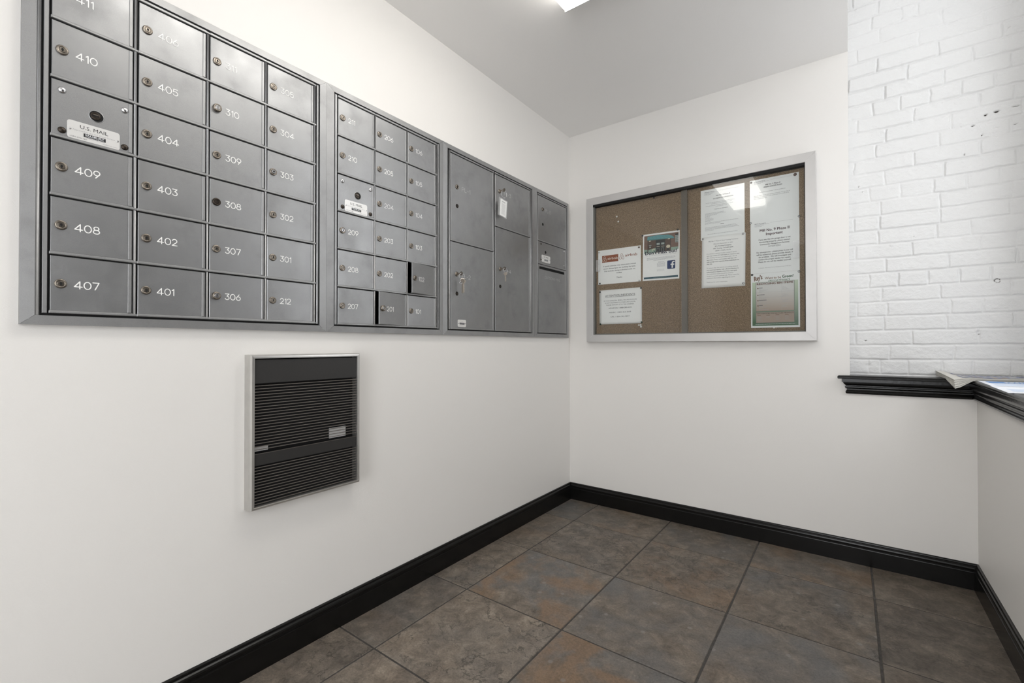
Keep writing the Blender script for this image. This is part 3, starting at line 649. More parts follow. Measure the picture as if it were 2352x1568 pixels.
def door_bank(root, cols, names, opened={}):
    for (y0, y1), nm in zip(cols, names):
        for k, n in enumerate(nm):       # bottom to top
            z0, z1 = RZ[k]+.0016, RZ[k+1]-.0080
            dr = door(root, y0, y1, z0, z1, opened.get(n, 0)); w = y1-y0; h = z1-z0
            if n == 'USM':
                dr.name = 'carrier_panel'; dr['label'] = 'carrier access panel with riveted corners and nameplate'
                lock_on(dr, 'arrow', -w*.5+.004, h*.535)
                rivets_on(dr, [(-w+.018, h-.0215), (-.0165, h-.0215), (-w+.018, .0125), (-.0165, .0120)], ['chrome', 'chrome', 'nickel_dark', 'nickel_dark'])
                nameplate().build('nameplate', dr, (.0002, -w+.0265, -.0005))
            else:
                lock_on(dr, NEW.get(n, 'std'), -w+.0175, h*.5-.001); number_on(dr, n, -w+.0415, h*.5-.0015 if n not in ('410', '406') else h*.5-.0015, FADE.get(n, 'white_paint'))
root = thing('mailbox_unit', (0, -2.17, 1.079), 'largest recessed grey mailbox unit, four columns of numbered doors, nearest the camera', 'mailbox', 'recessed mailbox units on the left wall')
c1 = [(-2.4955, -2.3445), (-2.3325, -2.1770), (-2.1660, -2.0120), (-2.0020, -1.8465)]
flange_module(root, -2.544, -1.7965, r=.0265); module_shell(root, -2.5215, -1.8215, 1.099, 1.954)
rails(root, c1, [RZ]*4, -2.5085, -1.8335, True)
door_bank(root, c1, [['407', '408', '409', 'USM', '410', '411'], ['401', '402', '403', '404', '405', '406'], ['306', '307', '308', '309', '310', '311'], ['212', '301', '302', '303', '304', '305']])
root2 = thing('mailbox_unit', (0, -1.505, 1.079), 'recessed grey mailbox unit of three columns with two doors hanging open', 'mailbox', 'recessed mailbox units on the left wall')
c2 = [(-1.7500, -1.5940), (-1.5850, -1.4300), (-1.4210, -1.2625)]
flange_module(root2, -1.7960, -1.2155, l=.0285, r=.0225)
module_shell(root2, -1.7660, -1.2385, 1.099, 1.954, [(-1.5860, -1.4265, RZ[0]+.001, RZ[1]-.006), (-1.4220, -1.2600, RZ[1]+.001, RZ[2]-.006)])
rails(root2, c2, [RZ]*3, -1.7625, -1.2475)
door_bank(root2, c2, [['207', '208', '209', 'USM', '210', '211'], ['201', '202', '203', '204', '205', '206'], ['101', '102', '103', '104', '105', '106']], {'201': math.radians(8.0), '102': math.radians(9.0)})
root3 = thing('parcel_locker', (0, -.836, 1.079), 'recessed grey parcel locker with four tall doors, between the numbered doors and the outgoing slot', 'parcel locker')
flange_module(root3, -1.2150, -.4565, l=.0285, r=.0245)
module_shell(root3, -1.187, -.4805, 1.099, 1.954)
def rail_bits(root, hs, vs):
    oy, oz = root.location.y, root.location.z; b = MB('L')
    for y0, y1, z in hs:
        b.cbox((y0-oy, z-.0052-oz, .0085), (y1-oy, z+.0006-oz, .0185), .0012, 'boxframe'); b.cbox((y0-oy, z-oz, .0085), (y1-oy, z+.0022-oz, .0172), .0005, 'boxframe')
    for y, z0, z1, r in vs: b.tube([(y-oy, z0-oz, .0135), (y-oy, z1-oz, .0135)], r, 'boxframe', 10)
    b.build('rails', root)
def parcel(root, y0, y1, z0, z1, txt, lk, uv, tu, tv, second=None, width=.06):
    dr = door(root, y0, y1, z0, z1); lock_on(dr, lk, uv[0]-y1, uv[1]-z0)
    if second: lock_on(dr, 'hole', second[0]-y1, second[1]-z0)
    number_on(dr, txt, tu-y1, tv-z0, 'faint_paint', .0185, width, .09); return dr
rail_bits(root3, [(-1.166, -.838, RZ[0]), (-1.166, -.838, RZ[3]), (-1.166, -.838, RZ[6]), (-.831, -.497, RZ[0]), (-.831, -.497, RZ[4]), (-.831, -.497, RZ[6])], [(-.8390, 1.110, 1.944, .0034), (-.4975, 1.110, 1.944, .0036), (-1.172, 1.106, 1.947, .0046), (-.4885, 1.106, 1.947, .0040)])
d1 = parcel(root3, -1.1640, -.8445, RZ[3]+.0016, RZ[6]-.008, 'PL-1', 'ring', (-1.1215, 1.787), -1.0865, 1.7855, (-1.120, 1.696))
d2 = parcel(root3, -1.1640, -.8445, RZ[0]+.0016, RZ[3]-.008, 'PL-2', 'std', (-1.1229, 1.370), -1.0850, 1.364, (-1.1214, 1.2767))
nameplate(.058, .034, True).build('nameplate', d2, (.0003, -1.1165+.8445, .006))
d3 = parcel(root3, -.8290, -.5050, RZ[4]+.0016, RZ[6]-.008, 'PL-3', 'std', (-.7908, 1.8565), -.7505, 1.854)
d4 = parcel(root3, -.8290, -.5050, RZ[0]+.0016, RZ[4]-.008, 'PL-4', 'std', (-.7856, 1.4395), -.7500, 1.435, (-.7857, 1.346))
root4 = thing('mail_drop', (0, -.25, 1.079), 'narrow grey outgoing mail unit with a black slot, in the corner by the back wall', 'mailbox')
flange_module(root4, -.4560, -.0440, l=.0275, r=.0255); module_shell(root4, -.431, -.0665, 1.099, 1.954)
rail_bits(root4, [(-.416, -.0730, z) for z in (RZ[0], RZ[3], RZ[4], RZ[6])], [(-.0735, 1.110, 1.944, .0030), (-.4215, 1.106, 1.947, .0042)])
d5 = parcel(root4, -.4145, -.0785, RZ[4]+.0016, RZ[6]-.008, 'PL-5', 'ring', (-.363, 1.862), -.3306, 1.861); lock_on(d5, 'blank', -.3617+.0785, 1.770-d5.location.z-1.079)
dp = door(root4, -.4145, -.0785, RZ[3]+.0016, RZ[4]-.008); dp.name = 'carrier_panel'; h0 = RZ[3]+.0016
rivets_on(dp, [(-.3831+.0785, 1.647-h0), (-.3834+.0785, 1.552-h0), (-.104+.0785, 1.647-h0), (-.1055+.0785, 1.551-h0)], ['nickel_dark', 'nickel_dark', 'chrome', 'chrome'], .0055)
lock_on(dp, 'blank', -.3313+.0785, 1.603-h0); nameplate().build('nameplate', dp, (.0002, -.376+.0785, 1.5395-h0))
z0 = RZ[0]+.0016; z1 = RZ[3]-.008; b = MB('L'); y0, y1 = -.4145, -.0785
sl = (-.4020, -.1015, 1.4925, 1.5090)
oy, oz = root4.location.y, root4.location.z
for a in ((y0, y1, z0, sl[2]), (y0, y1, sl[3], z1), (y0, sl[0], sl[2], sl[3]), (sl[1], y1, sl[2], sl[3])): b.box((a[0]-oy, a[2]-oz, .0115), (a[1]-oy, a[3]-oz, .016), 'box')
letters(b, 'OUTGOING MAIL', -.3380-oy, 1.449-oz, .0150, .0164, 'faint_paint', sw=.08, width=.185)
o = b.build('outgoing_panel', root4); o['label'] = 'outgoing mail panel with long black letter slot'
# ---------------------------------------------------------------- keys
def key_mesh(b, p, down=True, l=.030, mat='nickel', yaw=0.0):
    """flat key hanging from p (bow at the top), in the plane given by yaw around z; local (u,v,d)"""
    u, v, d = p; c, s = math.cos(yaw), math.sin(yaw)
    def P(a, bb, e): return (u+a*c-e*s, v+bb, d+a*s+e*c)
    t = .0009
    def slab(pts):
        n = len(pts); vs = [P(x, y, -t) for x, y in pts]+[P(x, y, t) for x, y in pts]
        b.add(vs, [tuple(range(n))[::-1], tuple(range(n, 2*n))]+[(k, (k+1) % n, n+(k+1) % n, n+k) for k in range(n)], mat)
    slab(arc(0, -.007, .0105, .009, 0, 330, 11))
    slab([(-.0035, -.015-l), (-.001, -.018-l), (.0035, -.015-l), (.0035, -.035), (.0025, -.031), (.0035, -.027), (.0028, -.023), (.0035, -.015), (-.0035, -.015)])
def ring_pts(c, r, yaw, n=20): return [(c[0]+r*math.cos(2*math.pi*k/n)*math.cos(yaw), c[1]+r*math.sin(2*math.pi*k/n), c[2]+r*math.cos(2*math.pi*k/n)*math.sin(yaw)) for k in range(n)]
def inserted(b, yaw=1.2):      # shank standing out of the lock, bow at d .022..036
    b.box((-.0011, -.004, .0030), (.0011, .004, .022), 'nickel'); b.prism([(x*.16, y) for x, y in arc(0, 0, .0095, .0095, 0, 360, 14)[:-1]], .0215, .0215+.0001, 'nickel')
    vs = [(-.001, .0095*math.sin(2*math.pi*k/14), .030+.0095*math.cos(2*math.pi*k/14)) for k in range(14)]; vs += [(.001, y, d) for _, y, d in vs]
    b.add(vs, [tuple(range(14)), tuple(range(14, 28))[::-1]]+[(k, 14+k, 14+(k+1) % 14, (k+1) % 14) for k in range(14)], 'nickel')
k4 = thing('key_ring', (XD, -.7856, 1.4395), 'small key ring in the lock of the lower right parcel door, one key hanging', 'keys', 'keys left in the parcel lockers')
b = MB('L'); inserted(b); b.build('key', k4)
b = MB('L'); b.tube(ring_pts((.001, -.0125, .033), .0135, .35), .0009, 'chrome', 6, True); b.build('ring', k4)
b = MB('L'); key_mesh(b, (.002, -.021, .034), l=.032, yaw=1.25, mat='nickel'); b.build('key', k4)
k2 = thing('key_ring', (XD, -1.1229, 1.370), 'bunch of keys hanging from the lock of the lower left parcel door', 'keys', 'keys left in the parcel lockers')
b = MB('L'); inserted(b); b.build('key', k2)
b = MB('L'); b.tube(ring_pts((.001, -.0140, .033), .0150, .35), .0010, 'chrome', 6, True); b.build('ring', k2)
for q, (du, yw, ll) in enumerate(((.004, 1.0, .048), (.009, .5, .046), (-.001, 1.35, .050), (.006, .75, .044))):
    b = MB('L'); key_mesh(b, (du, -.024-.002*q, .034+.0018*q), l=ll, yaw=yw, mat='nickel'); b.build('key', k2)
b = MB('L'); b.tube(ring_pts((-.007, -.045, .034), .0065, .5, 14), .0014, 'chrome', 6, True); b.build('clip', k2)
k3 = thing('key_ring', (XD, -.7908, 1.8565), 'key with a clear plastic tag holding a white slip, on the upper right parcel door', 'keys', 'keys left in the parcel lockers')
b = MB('L'); inserted(b); b.build('key', k3)
b = MB('L'); b.tube(ring_pts((.003, -.020, .027), .0190, .25), .0010, 'chrome', 6, True); b.build('ring', k3)
b = MB('L'); b.tube(ring_pts((.005, -.0425, .027), .0060, .5, 14), .0012, 'acrylic', 6, True)
b.box((-.034, -.146, .0250), (.039, -.049, .0285), 'acrylic'); tg = b.build('tag', k3, (.001, 0, 0), (math.radians(-6), 0, 0)); tg['label'] = 'clear plastic tag'
b = MB('L'); b.box((-.024, -.143, .0290), (.031, -.054, .0294), 'paper')
b.text('NOTICE', .0035, -.069, .0085, .0296, 'ink_mid', 'CENTER', bold=.02, width=.026)
for q in range(13):
    ww = .034-.010*((q*7) % 4)/4; b.rect(.0035-ww/2, -.078-.0045*q, .0035+ww/2, -.0768-.0045*q, .0296, 'ink_soft')
b.build('paper_slip', tg)
# ---------------------------------------------------------------- wall heater
ht = thing('wall_heater', (0, -1.868, .5185), 'aluminium framed wall heater with dark horizontal grille, below the mailboxes', 'heater')
b = MB('L'); w2, hh, tt = .194, .4825, .044
fo = .0115
# casing: four mitred extrusions with a flat side and a narrow front lip
O = [(-w2, 0), (w2, 0), (w2, hh), (-w2, hh)]
def insetp(k): return [(-w2+k, k), (w2-k, k), (w2-k, hh-k), (-w2+k, hh-k)]
rings = [(O, .0), (O, tt-.008), (insetp(.0035), tt), (insetp(.0085), tt+.0005), (insetp(.0092), tt-.001), (insetp(.0115), tt-.001), (insetp(.0120), tt-.004), (insetp(.0120), .006)]
for q in range(len(rings)-1):
    (A, da), (B_, db) = rings[q], rings[q+1]
    for k in range(4):
        n = (k+1) % 4; b.add([(*A[k], da), (*A[n], da), (*B_[n], db), (*B_[k], db)], [(0, 1, 2, 3)], 'heater_alu')
for sx in (-1, 1):
    for zz in (0, hh): pass
b.build('casing', ht)
b = MB('L'); b.rect(-w2+.011, .011, w2-.011, hh-.011, .012, 'dark'); b.build('back_plate', ht)
iw = w2-.0128; gt = tt-.006
b = MB('L')
b.cbox((-iw, .3920, gt-.006), (iw, hh-.0150, gt), .0015, 'grille'); b.build('top_panel', ht)
b = MB('L'); b.cbox((-iw, .1370, gt-.006), (iw, .1735, gt), .0012, 'grille'); b.rect(-iw, .1730, iw, .1745, gt+.0002, 'slat'); b.build('middle_bar', ht)
def louver(b, z):
    p = [(z-.0013, gt-.006), (z-.0004, gt-.006), (z+.0015, gt-.0022), (z+.0011, gt-.0002), (z-.0006, gt), (z-.0012, gt-.0018)]
    n = 6; vs = [(-iw, v, d) for v, d in p]+[(iw, v, d) for v, d in p]
    b.add(vs, [(k, n+k, n+(k+1) % n, (k+1) % n) for k in range(n)], 'slat')
b = MB('L')
for k in range(22): louver(b, .3850-.00945*k)
b.build('upper_grille', ht)
b = MB('L')
for k in range(13): louver(b, .1305-.00930*k)
b.build('lower_grille', ht)
for q in (((.085, .178, .013), (.150, .214, .0170)), ((-.178, .178, .013), (-.130, .192, .0170))): b = MB('L'); b.box(q[0], q[1], 'plate'); b.build('rating_plate', ht)
# ---------------------------------------------------------------- ceiling light
cl = thing('ceiling_light', (.742, -1.72, H), 'lit white rectangular fluorescent ceiling light', 'ceiling light')
b = MB('U'); x, y = .142, .612; c = .016; z = -.062
P8 = []
for cx, cy, a0 in ((x-c, -y+c, -90), (x-c, y-c, 0), (-x+c, y-c, 90), (-x+c, -y+c, 180)): P8 += arc(cx, cy, c, c, a0, a0+90, 5)
n = len(P8); vs = [(u, v, -.010) for u, v in P8]+[(u, v, z+.010) for u, v in P8]+[(u*.972, v*.993, z) for u, v in P8]
b.add(vs, [(n+k, n+(k+1) % n, (k+1) % n, k) for k in range(n)]+[(2*n+k, 2*n+(k+1) % n, n+(k+1) % n, n+k) for k in range(n)]+[tuple(range(2*n, 3*n))[::-1]], 'lamp')
b.build('diffuser', cl)
b = MB('U'); b.box((-x+.004, -y+.004, -.012), (x-.004, y-.004, -.0005), 'lampwhite'); b.build('base', cl)
b = MB('U')
for sy in (-1, 1): b.box((-x, sy*y-.0025+.0022*sy, -.0625), (x, sy*y+.0025+.0022*sy, -.0005), 'lampwhite')
b.build('end_caps', cl)
# ---------------------------------------------------------------- bulletin board
BX0, BX1, BZ0, BZ1, BF = .1485, 1.3935, 1.0500, 1.9800, .0465
bb = thing('bulletin_board', ((BX0+BX1)/2, 0, BZ0), 'aluminium framed cork bulletin board behind sliding glass on the back wall', 'bulletin board')
cx = (BX0+BX1)/2; hw = (BX1-BX0)/2; hb = BZ1-BZ0; BT = .045
b = MB('B'); O = [(-hw, 0), (hw, 0), (hw, hb), (-hw, hb)]
def ins(k): return [(-hw+k, k), (hw-k, k), (hw-k, hb-k), (-hw+k, hb-k)]
rings = [(O, 0), (O, BT-.002), (ins(.002), BT), (ins(BF-.002), BT), (ins(BF), BT-.002), (ins(BF), .0)]
for q in range(len(rings)-1):
    (A, da), (B_, db) = rings[q], rings[q+1]
    for k in range(4):
        n = (k+1) % 4; g = .0003 if q == 2 else 0
        a, c_, e, f_ = Vector((*A[k], da)), Vector((*A[n], da)), Vector((*B_[n], db)), Vector((*B_[k], db)); t = (c_-a).normalized()*g
        b.add([tuple(a+t), tuple(c_-t), tuple(e-t), tuple(f_+t)], [(0, 1, 2, 3)], 'alu')
b.flat([(x, y) for x, y in ins(.004)], BT-.0025, 'alu') if False else None
for zx, zz in ((.157, hb-.006), (.178, hb-.012), (.172, hb-.030), (.215, hb-.010), (.235, hb-.017)): pass
b.build('frame', bb)
b = MB('B'); i = BF
b.box((-hw+i, i, .001), (hw-i, hb-i, .011), 'cork'); b.build('cork_panel', bb)
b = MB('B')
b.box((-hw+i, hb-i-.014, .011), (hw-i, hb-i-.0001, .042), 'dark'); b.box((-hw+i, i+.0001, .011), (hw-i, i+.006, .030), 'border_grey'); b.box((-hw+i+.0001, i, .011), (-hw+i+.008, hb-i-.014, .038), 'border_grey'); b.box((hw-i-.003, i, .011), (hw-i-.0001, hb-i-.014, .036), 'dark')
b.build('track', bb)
mx = .765-cx
def pane(u0, u1, d):
    b = MB('B'); b.rect(u0, i+.006, u1, hb-i-.014, d, 'glass'); return b.build('glass_door', bb)
g1 = pane(-hw+i+.002, mx+.018, .0290); g2 = pane(mx-.018, hw-i-.002, .0345)
b = MB('B'); b.box((mx-.019, i+.006, .0235), (mx+.012, hb-i-.014, .0270), 'divider'); b.box((mx+.012, i+.006, .0235), (mx+.0145, hb-i-.014, .0295), 'divider'); b.build('divider', bb)
for gg, ux, z0, z1 in ((g1, .2255-cx, 1.503-BZ0, 1.578-BZ0), (g2, 1.3090-cx, 1.466-BZ0, 1.552-BZ0)):
    b = MB('B'); dd = .0292 if gg is g1 else .0347
    b.box((ux-.012, z0, dd), (ux-.009, z1, dd+.009), 'acrylic'); b.box((ux-.009, z0, dd), (ux+.009, z1, dd+.0015), 'acrylic'); b.box((ux+.009, z0, dd), (ux+.011, z1, dd+.004), 'acrylic'); b.build('pull', gg)
# ---------------------------------------------------------------- papers on the board (front face at d = .0004 in front of the cork)
def paper_obj(name, x0, z0, w, h, fn, label, mat='paper', tilt=0, d=.0118, wave=.0):
    b = MB('B'); nx = 14; vs = [(w*i_/nx, h*j_/nx, dd) for dd in (0, .0003) for i_ in range(nx+1) for j_ in range(nx+1)]; n1 = nx+1; o1 = n1*n1
    fs = [(o1+i_*n1+j_, o1+(i_+1)*n1+j_, o1+(i_+1)*n1+j_+1, o1+i_*n1+j_+1) for i_ in range(nx) for j_ in range(nx)]
    fs += [(i_*n1+j_, i_*n1+j_+1, (i_+1)*n1+j_+1, (i_+1)*n1+j_) for i_ in range(nx) for j_ in range(nx)]
    for i_ in range(nx): fs += [(i_*n1, (i_+1)*n1, o1+(i_+1)*n1, o1+i_*n1), ((i_+1)*n1+nx, i_*n1+nx, o1+i_*n1+nx, o1+(i_+1)*n1+nx), ((i_+1), i_, o1+i_, o1+i_+1), (nx*n1+i_, nx*n1+i_+1, o1+nx*n1+i_+1, o1+nx*n1+i_)]
    b.add(vs, fs, mat, bool(wave))
    fn(b, w, h)
    wf = (lambda u, v, dd: (u, v, dd + wave*(math.sin(u/w*math.pi)*(.5+.5*math.cos(v/h*2*math.pi))))) if wave else None
    o = b.build(name, None, (x0, -d, z0), (0, -tilt, 0), warp=wf)
    return tag(o, label, 'paper notice', 'notices pinned inside the bulletin board')
E_ = .00055
def bars(b, u0, u1, v, h, mat, seed, words=True):       # unreadable small print: word-length dashes
    r = random.Random(seed); x = u0
    while x < u1-.001:
        l = min(r.uniform(.0035, .011), u1-x); b.rect(x, v, x+l, v+h, E_+.00035, mat); x += l+.0016
def belo(b, cx, cy, s, mat):      # rounded triangular loop logo
    R_ = [(0, .5), (.09, .46), (.16, .34), (.30, .03), (.41, -.22), (.43, -.36), (.36, -.47), (.24, -.50), (.12, -.43), (0, -.28), (-.10, -.13), (-.13, .0), (-.09, .10), (0, .14), (.09, .10), (.13, 0), (.10, -.13), (0, -.28), (-.12, -.43), (-.24, -.50), (-.36, -.47), (-.43, -.36), (-.41, -.22), (-.30, .03), (-.16, .34), (-.09, .46)]
    b.stroke([(cx+x*s, cy+y*s) for x, y in R_], s*.055, E_+.0002, mat, True)
def p_rentals(b, w, h):
    b.rect(.027, h*.635, .137, h*.835, E_, 'logo_red'); belo(b, .044, h*.735, .034, 'logo_cream'); b.text('airbnb', .0655, h*.705, .0215, E_+.0002, 'logo_cream', bold=.015, width=.068)
    belo(b, .160, h*.755, .036, 'logo_red'); b.text('airbnb', .183, h*.740, .0235, E_, 'logo_red', bold=.015, width=.077)
    for k, (t, ww) in enumerate((('A quick reminder that short-term rentals', .218), ("aren't allowed per our building by-laws.", .213), ('This includes listing individual units on', .206), ('AirBnb.', .038), ('Thanks', .037))):
        b.text(t, w*.505, h*(.505-.073*k if k < 4 else .155), .0112, E_, 'ink', 'CENTER', bold=.012, width=ww)
def p_attention(b, w, h):
    b.text('ATTENTION RESIDENTS', w*.5, h*.80, .0165, E_, 'ink', 'CENTER', bold=.004, width=.198); [b.rect(w*.5-.099+.0198*q, h*.782, w*.5-.0792+.0198*q, h*.789, E_+.0003, 'ink') for q in range(10)]
    for k, (t, ww) in enumerate((('IF YOUR AMAZON, FEDEX, OR UPS PACKAGE', .217), ('IS NOT DELIVERED TO YOUR UNIT DOOR,', .202), ('PLEASE REPORT IT TO THE CARRIER.', .184))): b.text(t, w*.5, h*(.665-.062*k), .0095, E_, 'ink', 'CENTER', width=ww)
    for k, (t, ww) in enumerate((('AMAZON: 1-888-280-4331', .155), ('FEDEX: 1-800-463-3339', .143), ('UPS: 1-800-742-5877', .125))): b.text(t, w*.5, h*(.445-.125*k), .0115, E_, 'ink', 'CENTER', width=ww)
def p_flyer(b, w, h):
    X = lambda f: w*f; Y = lambda f: h*f; e = E_
    x0, x1, y0, y1 = .035, .97, .575, .965
    b.rect(X(x0), Y(y0), X(x1), Y(y1), e, 'brick_print')
    for k in range(11):
        b.rect(X(x0), Y(y0+.10+.026*k), X(x1), Y(y0+.1035+.026*k), e+.00002, 'brick_print_dark')
    b.flat([(X(x0), Y(y0)), (X(x1), Y(y0)), (X(x1), Y(.665)), (X(.76), Y(.665)), (X(.5), Y(.66)), (X(x0), Y(.67))], e+.00004, 'sage_print')
    b.rect(X(.13), Y(y0), X(.77), Y(.855), e+.00005, 'brick_print_dark'); b.rect(X(.36), Y(.60), X(.62), Y(.855), e+.00006, 'door_print')
    b.flat([(X(.15), Y(y0)), (X(.36), Y(y0)), (X(.36), Y(.69)), (X(.15), Y(.66))], e+.00007, 'sage_print')
    for xa in (.385, .51): b.rect(X(xa), Y(.745), X(xa+.085), Y(.785), e+.00008, 'pane_print'); b.rect(X(xa), Y(.705), X(xa+.085), Y(.715), e+.00008, 'glow_print'); b.stroke([(X(xa+.01), Y(.60)), (X(xa+.07), Y(.60)), (X(xa+.07), Y(.675)), (X(xa+.01), Y(.675))], w*.006, e+.00008, 'pane_print', True)
    for xa in (.14, .755): b.rect(X(xa), Y(y0), X(xa+.013), Y(.855), e+.00009, 'post_print')
    b.rect(X(.17), Y(.745), X(.24), Y(.758), e+.0001, 'pane_print'); b.rect(X(.185), Y(.70), X(.225), Y(.725), e+.0001, 'pane_print')
    b.flat([(X(.70+.055*math.cos(a*.6283)), Y(.69+.035*math.sin(a*.6283))) for a in range(10)], e+.0001, 'glow_print'); b.rect(X(.66), Y(.60), X(.73), Y(.66), e+.0001, 'door_print')
    b.flat([(X(.30+.05*math.cos(a*.6283)), Y(.645+.03*math.sin(a*.6283))) for a in range(10)], e+.0001, 'glow_print'); b.flat([(X(.31+.04*math.cos(a*.6283)), Y(.635+.022*math.sin(a*.6283))) for a in range(10)], e+.00012, 'sage_print')
    b.flat([(X(.12), Y(.875)), (X(.86), Y(.845)), (X(.86), Y(.862)), (X(.80), Y(.905)), (X(.70), Y(.935)), (X(.45), Y(.955)), (X(.13), Y(.945))], e+.0001, 'awning_print')
    b.flat([(X(.12), Y(.862)), (X(.86), Y(.845)), (X(.86), Y(.857)), (X(.12), Y(.880))], e+.00013, 'awning_dark')
    for k in range(6): b.stroke([(X(.2+.1*k), Y(.875)), (X(.17+.09*k), Y(.942-.004*k))], w*.004, e+.00013, 'awning_dark')
    for xa in (.17, .69): b.rect(X(xa), Y(.838), X(xa+.055), Y(.856), e+.00014, 'glow_print')
    b.rect(X(.885), Y(.755), X(.965), Y(.925), e+.0001, 'pane_print')
    for k in range(5): b.rect(X(.885), Y(.765+.038*k), X(.965), Y(.770+.038*k), e+.00013, 'post_print')
    b.rect(X(.885), Y(.905), X(.965), Y(.935), e+.00013, 'door_print'); b.rect(X(.922), Y(.755), X(.928), Y(.925), e+.00013, 'post_print')
    b.flat([(X(x0), Y(.575)), (X(x1), Y(.575)), (X(x1), Y(.615)), (X(.8), Y(.595)), (X(.4), Y(.583)), (X(x0), Y(.585))], e+.00016, 'paper')
    b.text("Don't miss out!", X(.5), Y(.555), .0285, e+.0003, 'title_navy', 'CENTER', bold=.032, width=w*.86)
    b.text('Join the Mill No. 9 Phase 2 Facebook Page Today', X(.5), Y(.525), .0062, e, 'ink_soft', 'CENTER', width=w*.82)
    for k in range(4): bars(b, X(.12 if k < 3 else .30), X((.88, .9, .85, .62)[k]), Y(.475-.018*k), .0018, 'ink_soft', 40+k)
    for k in range(7): bars(b, X(.40 if k > 1 else .44), X(.62 if k > 1 else .60), Y(.385-.017*k), .0016, 'ink_soft', 50+k)
    for k in range(3): bars(b, X(.40), X(.60), Y(.22-.016*k), .0010, 'ink_soft', 60+k)
    u0, v0, sz = X(.675), Y(.215), w*.215; r = sz*.12; pts = []
    for cx_, cy_, a0 in ((u0+sz-r, v0+r, -90), (u0+sz-r, v0+sz*1.06-r, 0), (u0+r, v0+sz*1.06-r, 90), (u0+r, v0+r, 180)): pts += arc(cx_, cy_, r, r, a0, a0+90, 4)
    b.flat(pts, e, 'navy')
    fx, fy, q = u0+sz*.50, v0+sz*.1, sz
    b.flat([(fx+.06*q, fy), (fx+.22*q, fy), (fx+.22*q, fy+.40*q), (fx+.06*q, fy+.40*q)], e+.0002, 'paper'); b.rect(fx-.07*q, fy+.37*q, fx+.38*q, fy+.52*q, e+.0002, 'paper')
    b.stroke([(fx+.14*q, fy+.45*q), (fx+.14*q, fy+.62*q), (fx+.17*q, fy+.72*q), (fx+.25*q, fy+.78*q), (fx+.36*q, fy+.78*q)], q*.155, e+.0002, 'paper')
    b.rect(X(.035), Y(.035), X(.965), Y(.075), e, 'teal_bar'); bars(b, X(.30), X(.66), Y(.052), .0012, 'pane_print', 5)
    b.rect(X(.0), 0, X(.001), Y(.001), e, 'paper')
def head(b, w, h):
    for k, ww in enumerate((.235, .31, .19, .155)): bars(b, w*.09, w*(.09+ww), h*(.945-.017*k), .0021 if k == 0 else .0016, 'ink_mid' if k == 0 else 'ink_soft', 70+k)
    b.rect(w*.42, h*.945, w*.87, h*.948, E_, 'ink_soft')
def p_tax(b, w, h):
    head(b, w, h); b.text('Mill No. 9 Phase II', w*.52, h*.845, .0085, E_, 'ink', 'CENTER', bold=.02, width=w*.32); b.text('TAX EXEMPTION INFORMATION', w*.52, h*.79, .0085, E_, 'ink', 'CENTER', bold=.02, width=w*.46)
    r = random.Random(2)
    for v, a, c in ((.725, .12, .78), (.70, .25, .72), (.665, .12, .75), (.64, .35, .62), (.52, .1, .55), (.50, .1, .58), (.48, .1, .38), (.46, .1, .23), (.44, .1, .21), (.42, .1, .28), (.40, .1, .31), (.38, .1, .30), (.36, .1, .23), (.335, .1, .86), (.315, .1, .46), (.24, .1, .82), (.22, .1, .84), (.20, .1, .88), (.18, .1, .30), (.105, .16, .84)): bars(b, w*a, w*c, h*v, .0019, 'ink_soft', int(v*1000))
    b.text('Keeping Unit Information', w*.48, h*.585, .0060, E_, 'ink_mid', 'CENTER', bold=.02, width=w*.30); b.rect(w*.46, h*.282, w*.54, h*.290, E_, 'ink')
def p_tow(b, w, h):
    for k, (t, ww, bo, mt) in enumerate((('Mill No. 9 Phase II New Towing Company', .68, 0, 'ink_mid'), ('Effective December 5, 2021', .44, 0, 'ink_mid'), ("JR's Towing Company", .38, .02, 'ink'), ('24/7 Towing : 317-629-5646', .46, .02, 'ink'), ('2554 S. California St.', .36, .01, 'ink'))):
        b.text(t, w*.5, h*(.895-.0445*k - (.012 if k else 0)), .0078, E_, mt, 'CENTER', bold=bo, width=w*ww)
    L_ = [('If a vehicle is parked in your assigned space,', .69, 0), ('you may contact 317-629-5646 to request a tow.', .75, .006), ("JR's Towing has been provided with a list of", .69, 0), ('approved owners and tenants, and they will', .68, .006), ('only accept tow requests from individuals on', .74, .022), ('that list.', .13, .022), None, ('To ensure that the hashed out parking space is', .72, 0), ('not used improperly, only a Board Member is', .73, .012), ('authorized to request a tow from that spot.', .70, .022), ('The hashed-out space should be used for', .62, 0), ('vendor/contractor parking only. Please watch for', .75, 0), ('additional information regarding this space.', .66, 0), None, ('Thank you for your cooperation.', .49, 0)]
    for k, t in enumerate(L_):
        if t: b.text(t[0], w*.12, h*(.655-.0395*k), .0076, E_, 'ink' if t[2] else 'ink_mid', bold=t[2], width=w*t[1])
def p_garden(b, w, h):
    head(b, w, h); b.text('Mill No. 9 Phase II', w*.48, h*.835, .0095, E_, 'ink', 'CENTER', bold=.03, width=w*.30); b.text('URBAN GARDEN RULES', w*.48, h*.785, .0095, E_, 'ink', 'CENTER', bold=.03, width=w*.38)
    b.text('Quiet hours are between 11:00 pm and 8:00 am', w*.47, h*.685, .0066, E_, 'ink_mid', 'CENTER', width=w*.53)
    for k, (t, ww) in enumerate((('This rule applies to the urban garden and to the roof top deck as', .74), ('well. Please use safely in these areas and we need to be mindful of the', .72), ('other residents and units.', .28))): b.text(t, w*.085, h*(.615-.033*k), .0062, E_, 'ink_mid', width=w*ww)
